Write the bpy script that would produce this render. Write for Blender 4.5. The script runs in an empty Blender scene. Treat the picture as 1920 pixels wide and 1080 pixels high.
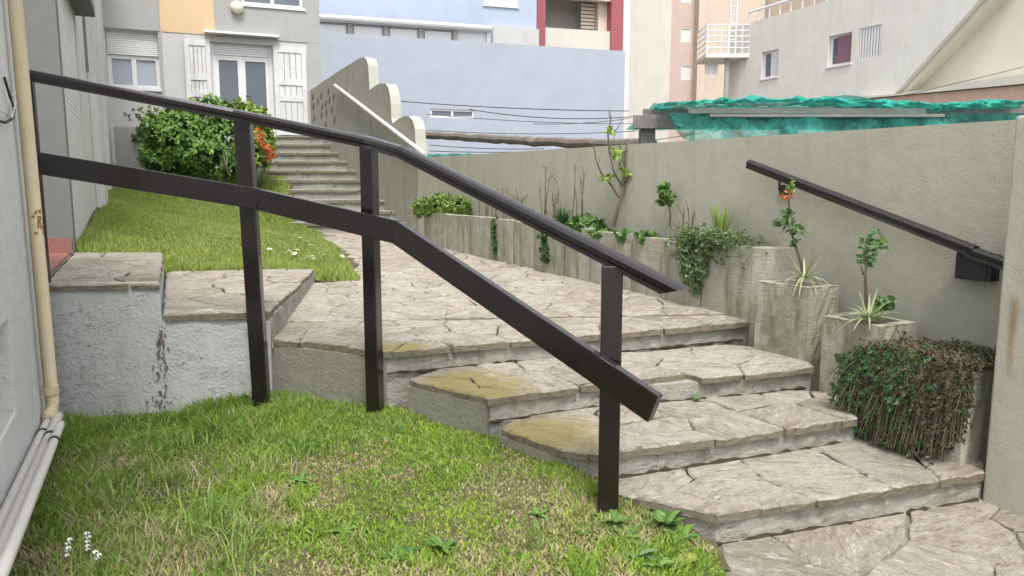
import bpy, math, random
import numpy as np
from mathutils import Vector, Matrix
random.seed(7); rng = np.random.default_rng(7)
S = bpy.context.scene
C = S.collection
# ------------------------------------------------------------------ camera, sky, sun, exposure
F, PITCH, EYE = 1390.0, math.radians(7.6), 1.5
cam = bpy.data.cameras.new('camera'); camo = bpy.data.objects.new('camera', cam); C.objects.link(camo)
cam.sensor_width = 36; cam.lens = F / 1920 * 36; cam.clip_start = .05; cam.clip_end = 900
camo.location = (0, 0, EYE); camo.rotation_euler = (math.pi / 2 - PITCH, 0, 0); S.camera = camo
W = bpy.data.worlds.new('World'); S.world = W; W.use_nodes = True
nt = W.node_tree; bg = nt.nodes['Background']
sky = nt.nodes.new('ShaderNodeTexSky'); sky.sky_type = 'NISHITA'; sky.sun_disc = False
SUN_EL, SUN_AZ = math.radians(62), math.radians(168)
sky.sun_elevation = SUN_EL; sky.sun_rotation = SUN_AZ; sky.dust_density = 3.0; sky.air_density = 1.2
hs = nt.nodes.new('ShaderNodeHueSaturation'); hs.inputs['Saturation'].default_value = .2
nt.links.new(sky.outputs[0], hs.inputs['Color']); nt.links.new(hs.outputs[0], bg.inputs[0])
bg.inputs[1].default_value = .15
sl = bpy.data.lights.new('sun', 'SUN'); sl.energy = 1.4; sl.angle = math.radians(13); sl.color = (1, .96, .9)
so = bpy.data.objects.new('sun', sl); C.objects.link(so)
sd = Vector((math.sin(SUN_AZ) * math.cos(SUN_EL), math.cos(SUN_AZ) * math.cos(SUN_EL), math.sin(SUN_EL)))
so.rotation_euler = sd.to_track_quat('Z', 'Y').to_euler(); so.location = (0, 0, 30)
vs = S.view_settings; vs.view_transform = 'Standard'; vs.look = 'None'; vs.gamma = 1; vs.use_curve_mapping = False
vs.exposure = 1.16
# ------------------------------------------------------------------ surveying the place from the photograph
def ray(u, v):
    y = (540 - v) / F
    return ((u - 960) / F, math.cos(PITCH) + y * math.sin(PITCH), -math.sin(PITCH) + y * math.cos(PITCH))
def Z(u, v, z):
    a, b, c = ray(u, v); t = (z - EYE) / c; return (a * t, b * t, z)
def Y(u, v, y):
    a, b, c = ray(u, v); t = y / b; return (a * t, y, EYE + c * t)
def V(u, v, P, D):
    a, b, c = ray(u, v); nx, ny = -D[1], D[0]
    t = (nx * P[0] + ny * P[1]) / (nx * a + ny * b); return (a * t, b * t, EYE + c * t)
# ------------------------------------------------------------------ mesh helpers
class MB:
    def __init__(s): s.v = []; s.f = []; s.c = []; s.slot = {}
    def quad(s, a, b, c, d): n = len(s.v); s.v += [tuple(a), tuple(b), tuple(c), tuple(d)]; s.f.append((n, n + 1, n + 2, n + 3))
    def poly(s, pts): n = len(s.v); s.v += [tuple(p) for p in pts]; s.f.append(tuple(range(n, n + len(pts))))
    def obox(s, c, ax, ay, az):          # centre and three half-axis vectors
        c, ax, ay, az = Vector(c), Vector(ax), Vector(ay), Vector(az); n = len(s.v)
        for k in (-1, 1):
            for j in (-1, 1):
                for i in (-1, 1): s.v.append(tuple(c + ax * i + ay * j + az * k))
        s.f += [tuple(n + q for q in t) for t in ((0, 2, 3, 1), (4, 5, 7, 6), (0, 1, 5, 4), (2, 6, 7, 3), (0, 4, 6, 2), (1, 3, 7, 5))]
        return s
    def box(s, x0, x1, y0, y1, z0, z1):
        return s.obox(((x0 + x1) / 2, (y0 + y1) / 2, (z0 + z1) / 2), ((x1 - x0) / 2, 0, 0), (0, (y1 - y0) / 2, 0), (0, 0, (z1 - z0) / 2))
    def prism(s, pts, z0, z1):           # pts in plan (counter-clockwise or not), z1 may be a function
        if area(pts) < 0: pts = pts[::-1]
        n = len(s.v); k = len(pts); fz = z1 if callable(z1) else (lambda x, y: z1); fb = z0 if callable(z0) else (lambda x, y: z0)
        s.v += [(x, y, fb(x, y)) for x, y in pts] + [(x, y, fz(x, y)) for x, y in pts]
        s.f.append(tuple(range(n + k - 1, n - 1, -1))); s.f.append(tuple(range(n + k, n + 2 * k)))
        for i in range(k): j = (i + 1) % k; s.f.append((n + i, n + j, n + k + j, n + k + i))
        return s
    def tube(s, path, r, n=8, cap=True):
        path = [Vector(p) for p in path]; k = len(path); rs = r if isinstance(r, (list, tuple)) else [r] * k; b = len(s.v)
        for i, p in enumerate(path):
            d = (path[min(i + 1, k - 1)] - path[max(i - 1, 0)]).normalized()
            a = d.cross(Vector((0, 0, 1))) if abs(d.z) < .95 else d.cross(Vector((1, 0, 0))); a.normalize(); q = d.cross(a)
            for j in range(n):
                t = 2 * math.pi * j / n; s.v.append(tuple(p + (a * math.cos(t) + q * math.sin(t)) * rs[i]))
        for i in range(k - 1):
            for j in range(n): j2 = (j + 1) % n; s.f.append((b + i * n + j, b + i * n + j2, b + (i + 1) * n + j2, b + (i + 1) * n + j))
        if cap: s.f.append(tuple(b + j for j in range(n - 1, -1, -1))); s.f.append(tuple(b + (k - 1) * n + j for j in range(n)))
        return s
    def sweep(s, path, prof, closed_caps=True):   # prof: (side, up) offsets; sections kept upright
        path = [Vector(p) for p in path]; k = len(path); n = len(prof); b = len(s.v)
        for i, p in enumerate(path):
            dirs = []
            if i > 0: dirs.append((path[i] - path[i - 1]).normalized())
            if i < k - 1: dirs.append((path[i + 1] - path[i]).normalized())
            d = sum(dirs, Vector()).normalized(); a = Vector((d.y, -d.x, 0)).normalized(); up = a.cross(d).normalized()
            m = 1 / max(.3, dirs[0].dot(d))
            for x, y in prof: s.v.append(tuple(p + a * x + up * (y * m)))
        for i in range(k - 1):
            for j in range(n): j2 = (j + 1) % n; s.f.append((b + i * n + j, b + i * n + j2, b + (i + 1) * n + j2, b + (i + 1) * n + j))
        s.f.append(tuple(b + j for j in range(n - 1, -1, -1))); s.f.append(tuple(b + (k - 1) * n + j for j in range(n)))
        return s
    def build(s, name, mat, parent=None, bevel=0, smooth=False, col=None):
        L = parent_loc(parent) if parent else Vector()
        me = bpy.data.meshes.new(name)
        me.from_pydata([(x - L.x, y - L.y, z - L.z) for x, y, z in s.v], [], s.f)
        for q in (mat if isinstance(mat, (list, tuple)) else [mat]): me.materials.append(q)
        for i_, k_ in s.slot.items(): me.polygons[i_].material_index = k_
        if col is not None or s.c:
            cc = col if col is not None else s.c
            at = me.attributes.new('tint', 'FLOAT_COLOR', 'POINT'); at.data.foreach_set('color', np.array([(r, g, b, 1) for r, g, b in cc], dtype=np.float32).ravel())
        if smooth: me.polygons.foreach_set('use_smooth', [True] * len(me.polygons))
        me.update()
        o = bpy.data.objects.new(name, me); C.objects.link(o)
        if parent: o.parent = parent
        if bevel:
            m = o.modifiers.new('bevel', 'BEVEL'); m.width = bevel; m.segments = 2; m.limit_method = 'ANGLE'; m.angle_limit = math.radians(40)
        return o
def parent_loc(o):
    l = Vector()
    while o: l += o.location; o = o.parent
    return l
def area(p): return .5 * sum(p[i][0] * p[(i + 1) % len(p)][1] - p[(i + 1) % len(p)][0] * p[i][1] for i in range(len(p)))
def thing(name, label, cat, loc=(0, 0, 0), group=None):
    o = bpy.data.objects.new(name, None); o.empty_display_size = .1; C.objects.link(o); o.location = loc
    return tag(o, label, cat, group)
def tag(o, label=None, cat=None, group=None, kind=None):
    if label: o['label'] = label
    if cat: o['category'] = cat
    if group: o['group'] = group
    if kind: o['kind'] = kind
    return o
def copy_tree(o, parent=None):
    c = o.copy(); C.objects.link(c); c.parent = parent
    for ch in o.children: copy_tree(ch, c)
    return c
def hash2(i, j, s): 
    h = np.sin(i * 127.1 + j * 311.7 + s * 74.7) * 43758.5453; return h - np.floor(h)
def vn(x, y, sc, s=0):
    x = np.asarray(x, float) * sc; y = np.asarray(y, float) * sc; i = np.floor(x); j = np.floor(y); a = x - i; b = y - j
    a = a * a * (3 - 2 * a); b = b * b * (3 - 2 * b)
    return (hash2(i, j, s) * (1 - a) + hash2(i + 1, j, s) * a) * (1 - b) + (hash2(i, j + 1, s) * (1 - a) + hash2(i + 1, j + 1, s) * a) * b
def tps(ctrl, lam=.02):
    P = np.array(ctrl, float); n = len(P); U = lambda r: np.where(r > 0, r * r * np.log(r + 1e-9), 0)
    K = U(np.hypot(P[:, None, 0] - P[None, :, 0], P[:, None, 1] - P[None, :, 1])) + lam * np.eye(n)
    Q = np.c_[np.ones(n), P[:, :2]]; A = np.block([[K, Q], [Q.T, np.zeros((3, 3))]])
    w = np.linalg.solve(A, np.r_[P[:, 2], 0, 0, 0])
    def f(x, y):
        x = np.asarray(x, float); y = np.asarray(y, float)
        r = np.hypot(x[..., None] - P[:, 0], y[..., None] - P[:, 1]); return U(r) @ w[:n] + w[n] + w[n + 1] * x + w[n + 2] * y
    return f
def inside(px, py, poly):
    r = np.zeros(px.shape, bool); n = len(poly)
    for i in range(n):
        x0, y0 = poly[i][:2]; x1, y1 = poly[(i + 1) % n][:2]
        if y0 == y1: continue
        r ^= ((y0 > py) != (y1 > py)) & (px < (x1 - x0) * (py - y0) / (y1 - y0) + x0)
    return r
# ------------------------------------------------------------------ materials
class NT:
    def __init__(s, name):
        s.m = bpy.data.materials.new(name); s.m.use_nodes = True; s.t = s.m.node_tree; s.b = s.t.nodes['Principled BSDF']; s.p = None
    def n(s, typ, **kw):
        o = s.t.nodes.new(typ)
        for k, v in kw.items(): setattr(o, k, v)
        return o
    def l(s, a, b): s.t.links.new(a, b)
    def pos(s):
        if not s.p: s.p = s.n('ShaderNodeNewGeometry').outputs['Position']
        return s.p
    def noise(s, scale, detail=4, stretch=None, rough=.55, off=0):
        mp = s.n('ShaderNodeMapping'); s.l(s.pos(), mp.inputs[0]); mp.inputs['Location'].default_value = (off, off * .7, off * 1.3)
        if stretch: mp.inputs['Scale'].default_value = stretch
        t = s.n('ShaderNodeTexNoise'); t.inputs['Scale'].default_value = scale; t.inputs['Detail'].default_value = detail; t.inputs['Roughness'].default_value = rough
        s.l(mp.outputs[0], t.inputs['Vector']); return t.outputs['Fac']
    def ramp(s, f, stops):
        r = s.n('ShaderNodeValToRGB'); e = r.color_ramp.elements
        while len(e) < len(stops): e.new(.5)
        for q, (p, c) in zip(e, stops): q.position = p; q.color = (*c, 1) if len(c) == 3 else c
        s.l(f, r.inputs[0]); return r.outputs[0]
    def step(s, f, a, b): return s.ramp(f, [(a, (0, 0, 0)), (b, (1, 1, 1))])
    def mix(s, fac, a, b, blend='MIX', k=1):
        m = s.n('ShaderNodeMix', data_type='RGBA', blend_type=blend)
        if k != 1 and not isinstance(fac, (int, float)):
            mu = s.n('ShaderNodeMath', operation='MULTIPLY'); s.l(fac, mu.inputs[0]); mu.inputs[1].default_value = k; fac = mu.outputs[0]
        for sock, v in ((m.inputs[0], fac), (m.inputs[6], a), (m.inputs[7], b)):
            if isinstance(v, (int, float)): sock.default_value = v
            elif isinstance(v, tuple): sock.default_value = (*v, 1)
            else: s.l(v, sock)
        return m.outputs[2]
    def veins(s, scale, stretch, w=.03, off=0, det=7):
        return s.ramp(s.noise(scale, det, stretch, .68, off), [(.5 - w, (0, 0, 0)), (.5, (1, 1, 1)), (.5 + w, (0, 0, 0))])
    def bump(s, f, strength, dist=.01, prev=None):
        b = s.n('ShaderNodeBump'); b.inputs['Strength'].default_value = strength; b.inputs['Distance'].default_value = dist; s.l(f, b.inputs['Height'])
        if prev is not None: s.l(prev, b.inputs['Normal'])
        return b.outputs[0]
    def done(s, col, rough=.8, normal=None, spec=.3):
        if isinstance(col, tuple): s.b.inputs['Base Color'].default_value = (*col, 1)
        else: s.l(col, s.b.inputs['Base Color'])
        if isinstance(rough, (int, float)): s.b.inputs['Roughness'].default_value = rough
        else: s.l(rough, s.b.inputs['Roughness'])
        s.b.inputs['Specular IOR Level'].default_value = spec
        if normal is not None: s.l(normal, s.b.inputs['Normal'])
        return s.m
def plain(name, col, rough=.7, var=.12, scale=6, spec=.3, bump=.0):
    t = NT(name); f = t.noise(scale, 5)
    c = t.mix(f, tuple(x * (1 - var) for x in col), tuple(min(1, x * (1 + var)) for x in col))
    return t.done(c, rough, t.bump(t.noise(scale * 12, 4), bump, .004) if bump else None, spec)
def render_wall(name, col, dark, grain=90, bump=.5, streak=.5, patch=.35, mossy=None, cracks=False):
    t = NT(name)
    c = t.mix(t.noise(1.6, 6), tuple(x * .88 for x in col), tuple(min(1, x * 1.1) for x in col))
    c = t.mix(t.step(t.noise(3.5, 6, (1.6, 1.6, .18), .65), .52, .74), c, dark, k=streak)
    c = t.mix(t.step(t.noise(5, 8, None, .7, 5), .55, .75), c, dark, k=patch)
    if mossy: c = t.mix(t.step(t.noise(2.6, 7, (1, 1, .5), .7, 9), .5, .68), c, mossy, k=.7)
    nb = t.bump(t.noise(grain, 4), bump, .006); nb = t.bump(t.noise(9, 5), bump * .6, .02, nb)
    if cracks:
        kk = t.mix(1.0, t.veins(.9, (1, 1, 2.2), .004, 17, 6), t.step(t.noise(1.0, 2, None, .5, 3), .44, .5), 'MULTIPLY')
        c = t.mix(kk, c, (.09, .09, .085), k=.75)
    return t.done(c, .9, nb, .2)
def flag_mat(name='flagstone', stains=()):
    t = NT(name); oi = t.n('ShaderNodeObjectInfo').outputs['Random']; wp = t.pos()
    a = t.n('ShaderNodeMath', operation='MULTIPLY_ADD'); t.l(oi, a.inputs[0]); a.inputs[1].default_value = 2.4; a.inputs[2].default_value = -1.2
    ro = t.n('ShaderNodeVectorRotate', rotation_type='Z_AXIS'); t.l(wp, ro.inputs['Vector']); t.l(a.outputs[0], ro.inputs['Angle'])
    sc = t.n('ShaderNodeVectorMath', operation='SCALE'); sc.inputs[0].default_value = (41, 67, 13); t.l(oi, sc.inputs['Scale'])
    ad = t.n('ShaderNodeVectorMath', operation='ADD'); t.l(ro.outputs[0], ad.inputs[0]); t.l(sc.outputs[0], ad.inputs[1]); t.p = ad.outputs[0]
    base = t.ramp(oi, [(0, (.31, .275, .22)), (.18, (.42, .39, .325)), (.36, (.355, .305, .245)), (.52, (.46, .43, .365)), (.7, (.305, .285, .24)), (.86, (.40, .36, .295)), (1, (.365, .35, .30))])
    c = t.mix(t.step(t.noise(3.2, 6, (1, 2.2, 1), .7), .38, .62), base, (.50, .455, .385), k=.65)
    c = t.mix(t.step(t.noise(5, 9, (1, 3, 1), .8, 4), .5, .64), c, (.20, .16, .115), k=.75)
    c = t.mix(t.step(t.noise(1.7, 7, None, .72, 8), .52, .66), c, (.20, .175, .125), k=.65)
    c = t.mix(t.step(t.noise(9, 8, (1, 3, 1), .8, 14), .54, .64), c, (.66, .625, .55), k=.75)
    v1 = t.veins(2.6, (1, 2.8, 1), .008, 21); c = t.mix(v1, c, (.13, .10, .075), k=.65)
    c = t.mix(t.step(t.noise(30, 7, (1, 2, 1), .78, 2), .55, .67), c, (.125, .105, .08), k=.65)
    for (x, y, z, rad) in stains:
        d = t.n('ShaderNodeVectorMath', operation='DISTANCE'); t.l(wp, d.inputs[0]); d.inputs[1].default_value = (x, y, z)
        m = t.n('ShaderNodeMath', operation='DIVIDE'); t.l(d.outputs['Value'], m.inputs[0]); m.inputs[1].default_value = rad
        n_ = t.noise(9, 9, None, .82, 40); q = t.n('ShaderNodeMath', operation='MULTIPLY_ADD'); t.l(n_, q.inputs[0]); q.inputs[1].default_value = 2.0; t.l(m.outputs[0], q.inputs[2])
        k = t.ramp(q.outputs[0], [(.95, (1, 1, 1)), (1.0, (.8, .8, .8))]); k2 = t.n('ShaderNodeMapRange'); t.l(q.outputs[0], k2.inputs[0]); k2.inputs[1].default_value = 1.95; k2.inputs[2].default_value = 1.5
        c = t.mix(k2.outputs[0], c, t.mix(t.noise(11, 7, None, .75, 3), (.23, .175, .04), (.42, .36, .12)), k=.8)
    c = t.mix(t.step(t.noise(15, 9, (1, 1.5, 1), .85, 50), .53, .62), c, (.15, .125, .095), k=.7)
    c = t.mix(t.step(t.noise(60, 5, None, .8, 60), .56, .68), c, (.60, .57, .51), k=.45)
    nb = t.bump(t.noise(7, 9, (1, 2.4, 1), .78), .9, .035); nb = t.bump(t.noise(50, 6, None, .7), .7, .010, nb)
    return t.done(c, .85, nb, .25)
def edge_mat():
    t = NT('stone_edge')
    c = t.mix(t.noise(14, 7, (1, 1, 2.5), .72), (.13, .115, .075), (.34, .30, .23))
    c = t.mix(t.step(t.noise(30, 6, None, .7, 3), .52, .7), c, (.07, .06, .045), k=.7)
    nb = t.bump(t.noise(26, 8, (1, 1, 3), .75), 1, .02)
    return t.done(c, .9, nb, .2)
def board_concrete(name, col=(.325, .315, .265), moss=(.14, .14, .065), light=(.42, .40, .34)):
    t = NT(name)
    c = t.mix(t.noise(2.2, 6), tuple(x * .8 for x in col), tuple(x * 1.2 for x in col))
    c = t.mix(t.step(t.noise(5, 7, (1.4, 1.4, .25), .7), .48, .68), c, moss, k=.85)
    c = t.mix(t.step(t.noise(4.1, 8, (1.5, 1.5, .45), .75, 6), .5, .64), c, light, k=.85)
    c = t.mix(t.step(t.noise(24, 6, None, .75, 2), .58, .75), c, (.11, .105, .07), k=.6)
    nb = t.bump(t.noise(20, 6, (.6, .6, 5), .65), .55, .012); nb = t.bump(t.noise(70, 4), .5, .006, nb)
    return t.done(c, .92, nb, .15)
def wood_mat(name, a, b, rough=.35, spec=.5, grain=(1, 1, .06)):
    t = NT(name); f = t.noise(40, 6, grain, .65)
    c = t.mix(f, a, b); c = t.mix(t.step(t.noise(6, 5, None, .6, 3), .55, .75), c, tuple(x * 1.9 for x in b), k=.4)
    r = t.n('ShaderNodeMapRange'); t.l(t.noise(12, 4), r.inputs[0]); r.inputs[3].default_value = rough - .1; r.inputs[4].default_value = rough + .18
    if spec > .4: t.b.inputs['Coat Weight'].default_value = .5; t.b.inputs['Coat Roughness'].default_value = .14
    return t.done(c, r.outputs[0], t.bump(f, .25, .004), spec)
def tint_mat(name, rough=.55, trans=.25, spec=.3):
    t = NT(name); a = t.n('ShaderNodeAttribute', attribute_name='tint'); c = a.outputs['Color']
    m = t.done(c, rough, None, spec)
    tr = t.n('ShaderNodeBsdfTranslucent'); t.l(c, tr.inputs['Color']); mx = t.n('ShaderNodeMixShader'); mx.inputs[0].default_value = trans
    t.l(t.b.outputs[0], mx.inputs[1]); t.l(tr.outputs[0], mx.inputs[2]); t.l(mx.outputs[0], t.t.nodes['Material Output'].inputs['Surface'])
    return m
def glass_mat(name, col, rough=.06):
    t = NT(name); m = t.done(t.mix(t.noise(1.2, 3), tuple(x * .75 for x in col), tuple(x * 1.2 for x in col)), rough, None, .6); return m
M = {}
M['stone_edge'] = edge_mat(); M['flag'] = flag_mat(); M['ochre'] = flag_mat('lichen_flagstone', [(.16, 3.58, .28, .40), (-.25, 4.0, .42, .42), (-.68, 4.36, .56, .22)])
M['mortar'] = plain('mortar', (.20, .18, .14), .95, .3, 9, .1, .6)
def riser_mat():
    t = NT('riser_plaster')
    c = t.mix(t.noise(2.4, 7, None, .7), (.29, .28, .245), (.44, .425, .38))
    c = t.mix(t.step(t.noise(4, 8, (1, 1, .8), .75, 3), .5, .62), c, (.20, .185, .15), k=.75)
    c = t.mix(t.step(t.noise(7, 8, (1, 1, 2.5), .75, 8), .53, .64), c, (.52, .51, .465), k=.6)
    c = t.mix(t.step(t.noise(17, 7, None, .75, 5), .56, .7), c, (.12, .11, .085), k=.6)
    v = t.mix(1.0, t.veins(1.2, (1, 1, 2.6), .007, 11, 5), t.step(t.noise(1.3, 2, None, .5, 3), .46, .52), 'MULTIPLY'); c = t.mix(v, c, (.06, .055, .045), k=.85)
    nb = t.bump(t.noise(60, 5, None, .65), .9, .008); nb = t.bump(t.noise(8, 8, (1, 1, 2), .75), .9, .03, nb)
    return t.done(c, .92, nb, .15)
M['riser'] = riser_mat()
M['greywall'] = render_wall('grey_plaster', (.43, .44, .43), (.27, .275, .255), 55, 1.0, .4, .6, None, True)
M['olivewall'] = render_wall('olive_plaster', (.235, .23, .19), (.12, .12, .09), 60, .9, .6, .6)
M['whitewall'] = render_wall('white_plaster', (.62, .62, .605), (.45, .45, .43), 90, .9, .3, .25)
M['wingwall'] = render_wall('wing_plaster', (.55, .54, .51), (.38, .37, .34), 120, .4, .5, .3)
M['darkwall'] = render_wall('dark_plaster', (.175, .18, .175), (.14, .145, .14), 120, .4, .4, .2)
M['beigewall'] = render_wall('beige_plaster', (.42, .41, .34), (.29, .285, .22), 110, .45, .45, .45)
M['stairwall'] = render_wall('stair_wall_plaster', (.295, .29, .25), (.185, .18, .145), 90, .5, .8, .4)
M['lit_edge'] = plain('lit_edge_plaster', (.41, .41, .355), .85, .12, 8, .2, .3)
M['concrete'] = board_concrete('board_concrete')
M['concrete_b'] = board_concrete('planter_concrete', (.285, .28, .215), (.135, .14, .07), (.44, .43, .365))
M['upstep'] = render_wall('weathered_step', (.29, .285, .255), (.12, .12, .10), 50, .8, .5, .75)
M['darkwood'] = wood_mat('dark_varnished_wood', (.005, .0035, .004), (.014, .0085, .009), .2, .55)
M['oldwood'] = wood_mat('weathered_wood', (.10, .095, .09), (.22, .21, .20), .85, .15, (1, .08, 1))
M['palewood'] = wood_mat('pale_board', (.30, .29, .28), (.42, .41, .39), .8, .2, (.06, 1, 1))
M['log'] = wood_mat('log_bark', (.09, .08, .07), (.24, .21, .185), .95, .1, (1, 1, 1))
M['pipe'] = render_wall('cream_pipe', (.56, .48, .33), (.38, .25, .12), 60, .1, .6, .5)
M['conduit'] = plain('white_conduit', (.52, .50, .465), .6, .2, 8, .3)
M['rust'] = plain('rust', (.30, .19, .08), .9, .5, 60, .2, .5)
M['iron'] = plain('black_iron', (.02, .022, .026), .45, .2, 12, .5)
M['white'] = plain('white_paint', (.64, .64, .64), .45, .05, 6, .4)
M['shutter'] = render_wall('peeling_white_paint', (.60, .60, .60), (.30, .27, .24), 60, .5, .6, .7)
M['glass'] = glass_mat('dark_glass', (.10, .12, .15)); M['door_glass'] = glass_mat('door_glass', (.085, .10, .13))
M['curtain'] = plain('curtain', (.46, .52, .58), .8, .1, 4)
M['orange'] = render_wall('orange_paint', (.60, .44, .28), (.54, .40, .27), 120, .3, .3, .2)
M['greyband'] = render_wall('grey_paint', (.34, .34, .325), (.28, .28, .26), 120, .3, .4, .2)
M['facade'] = render_wall('pale_paint', (.47, .47, .46), (.38, .38, .36), 120, .3, .4, .25)
M['blue'] = render_wall('blue_paint', (.335, .372, .428), (.30, .335, .39), 60, .3, .25, .25)
M['blue2'] = render_wall('pale_blue_paint', (.37, .42, .52), (.33, .375, .465), 60, .3, .3, .2)
M['cream'] = render_wall('cream_paint', (.54, .525, .475), (.45, .43, .38), 60, .3, .4, .3)
M['pink'] = render_wall('pink_paint', (.54, .43, .39), (.46, .37, .32), 60, .3, .4, .3)
M['tan'] = render_wall('tan_paint', (.58, .49, .41), (.50, .42, .35), 60, .3, .3, .2)
M['bone'] = render_wall('bone_paint', (.62, .61, .565), (.50, .49, .44), 60, .3, .5, .35)
M['sand'] = render_wall('sand_paint', (.62, .58, .49), (.54, .50, .42), 60, .3, .3, .2)
M['maroon'] = plain('maroon_paint', (.30, .09, .10), .6, .1); M['terracotta'] = plain('terracotta', (.48, .34, .26), .8, .2, 5)
M['redtile'] = plain('red_tile', (.26, .12, .10), .55, .2, 14)
M['soil'] = plain('soil', (.055, .042, .03), .95, .4, 18, .1, .8)
M['lawnsoil'] = plain('lawn_soil', (.095, .085, .045), .95, .45, 9, .1, .9)
M['leaf'] = tint_mat('leaf', .45, .22, .4); M['blade'] = tint_mat('grass_blade', .6, .3, .2); M['petal'] = tint_mat('petal', .6, .3, .2)
M['stem'] = plain('stem_bark', (.13, .105, .075), .9, .3, 30, .1); M['green_stem'] = plain('green_stem', (.12, .15, .05), .8, .2, 30, .2)
M['cable'] = plain('cable_black', (.03, .03, .035), .6, .1); M['ground'] = plain('neighbour_ground', (.2, .19, .17), .95, .2, 2)
def net_mat(name, a, b, clear):
    t = NT(name); c = t.mix(t.noise(7, 8, None, .72), a, b); c = t.mix(t.step(t.noise(3.2, 6, (2, 2, .9), .7, 5), .42, .62), c, tuple(x * .4 for x in a), k=.7); t.done(c, .5, t.bump(t.noise(40, 4, (1, 1, 1), .6), .4, .01), .15)  # dark streaks put the shade of folds into the net colour
    tr = t.n('ShaderNodeBsdfTransparent'); tl = t.n('ShaderNodeBsdfTranslucent'); t.l(c, tl.inputs[0])
    m1 = t.n('ShaderNodeMixShader'); m1.inputs[0].default_value = .3; t.l(t.b.outputs[0], m1.inputs[1]); t.l(tl.outputs[0], m1.inputs[2])
    m2 = t.n('ShaderNodeMixShader'); m2.inputs[0].default_value = clear; t.l(m1.outputs[0], m2.inputs[1]); t.l(tr.outputs[0], m2.inputs[2])
    t.l(m2.outputs[0], t.t.nodes['Material Output'].inputs['Surface']); return t.m
M['net'] = net_mat('teal_net', (.008, .26, .22), (.08, .62, .50), .16); M['net_thin'] = net_mat('thin_teal_net', (.02, .20, .18), (.09, .55, .46), .34)
# ------------------------------------------------------------------ irregular flagstones
def clip(poly, px, py, nx, ny):
    out = []; n = len(poly)
    for i in range(n):
        a, b = poly[i], poly[(i + 1) % n]
        da = (a[0] - px) * nx + (a[1] - py) * ny; db = (b[0] - px) * nx + (b[1] - py) * ny
        if da <= 0: out.append(a)
        if da * db < 0: t = da / (da - db); out.append((a[0] + (b[0] - a[0]) * t, a[1] + (b[1] - a[1]) * t))
    return out
def convex_inside(poly, seeds):
    if area(poly) < 0: poly = poly[::-1]
    cells = []
    for i, s in enumerate(seeds):
        c = list(poly)
        for j, q in enumerate(seeds):
            if i != j and c:
                c = clip(c, (s[0] + q[0]) / 2, (s[1] + q[1]) / 2, q[0] - s[0], q[1] - s[1])
        if len(c) > 2 and abs(area(c)) > .002: cells.append(c)
    return cells
def shrink(poly, d):
    if area(poly) < 0: poly = poly[::-1]
    out = list(poly); n = len(poly)
    for i in range(n):
        a, b = poly[i], poly[(i + 1) % n]; L = math.hypot(b[0] - a[0], b[1] - a[1])
        if L < 1e-5: continue
        nx, ny = (b[1] - a[1]) / L, -(b[0] - a[0]) / L
        out = clip(out, a[0] - nx * d, a[1] - ny * d, nx, ny)
        if len(out) < 3: return None
    return out
def rough_edge(poly, seg, amp):
    out = []; n = len(poly)
    for i in range(n):
        a, b = poly[i], poly[(i + 1) % n]; L = math.hypot(b[0] - a[0], b[1] - a[1]); k = max(1, int(L / seg))
        for q in range(k):
            t = q / k; out.append((a[0] + (b[0] - a[0]) * t + random.uniform(-amp, amp), a[1] + (b[1] - a[1]) * t + random.uniform(-amp, amp)))
    return out
def stone_mesh(mb, poly, zf, thick, seg=.07, amp=.007, chamf=.008, tilt=.004):
    p = rough_edge(poly, seg, amp); cx = sum(q[0] for q in p) / len(p); cy = sum(q[1] for q in p) / len(p)
    tx, ty, dz = random.uniform(-tilt, tilt) * 3, random.uniform(-tilt, tilt) * 3, random.uniform(-tilt, tilt)
    top = lambda x, y: zf(x, y) + dz + tx * (x - cx) + ty * (y - cy)
    n = len(mb.v); k = len(p)
    mb.v += [(cx + (x - cx) * .985, cy + (y - cy) * .985, zf(x, y) - thick) for x, y in p]
    mb.v += [(x + random.uniform(-.004, .004), y + random.uniform(-.004, .004), top(x, y) - chamf * random.uniform(.8, 1.9)) for x, y in p]
    for x, y in p:
        L = max(.03, math.hypot(x - cx, y - cy)); q = 1 - chamf * 1.2 / L; xx, yy = cx + (x - cx) * q, cy + (y - cy) * q; mb.v.append((xx, yy, top(xx, yy)))
    for r in (0, 1):
        for i in range(k):
            j = (i + 1) % k
            if r == 0: mb.slot[len(mb.f)] = 1
            mb.f.append((n + r * k + i, n + r * k + j, n + (r + 1) * k + j, n + (r + 1) * k + i))
    mb.f.append(tuple(n + 2 * k + i for i in range(k))); mb.f.append(tuple(n + k - 1 - i for i in range(k)))
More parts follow.
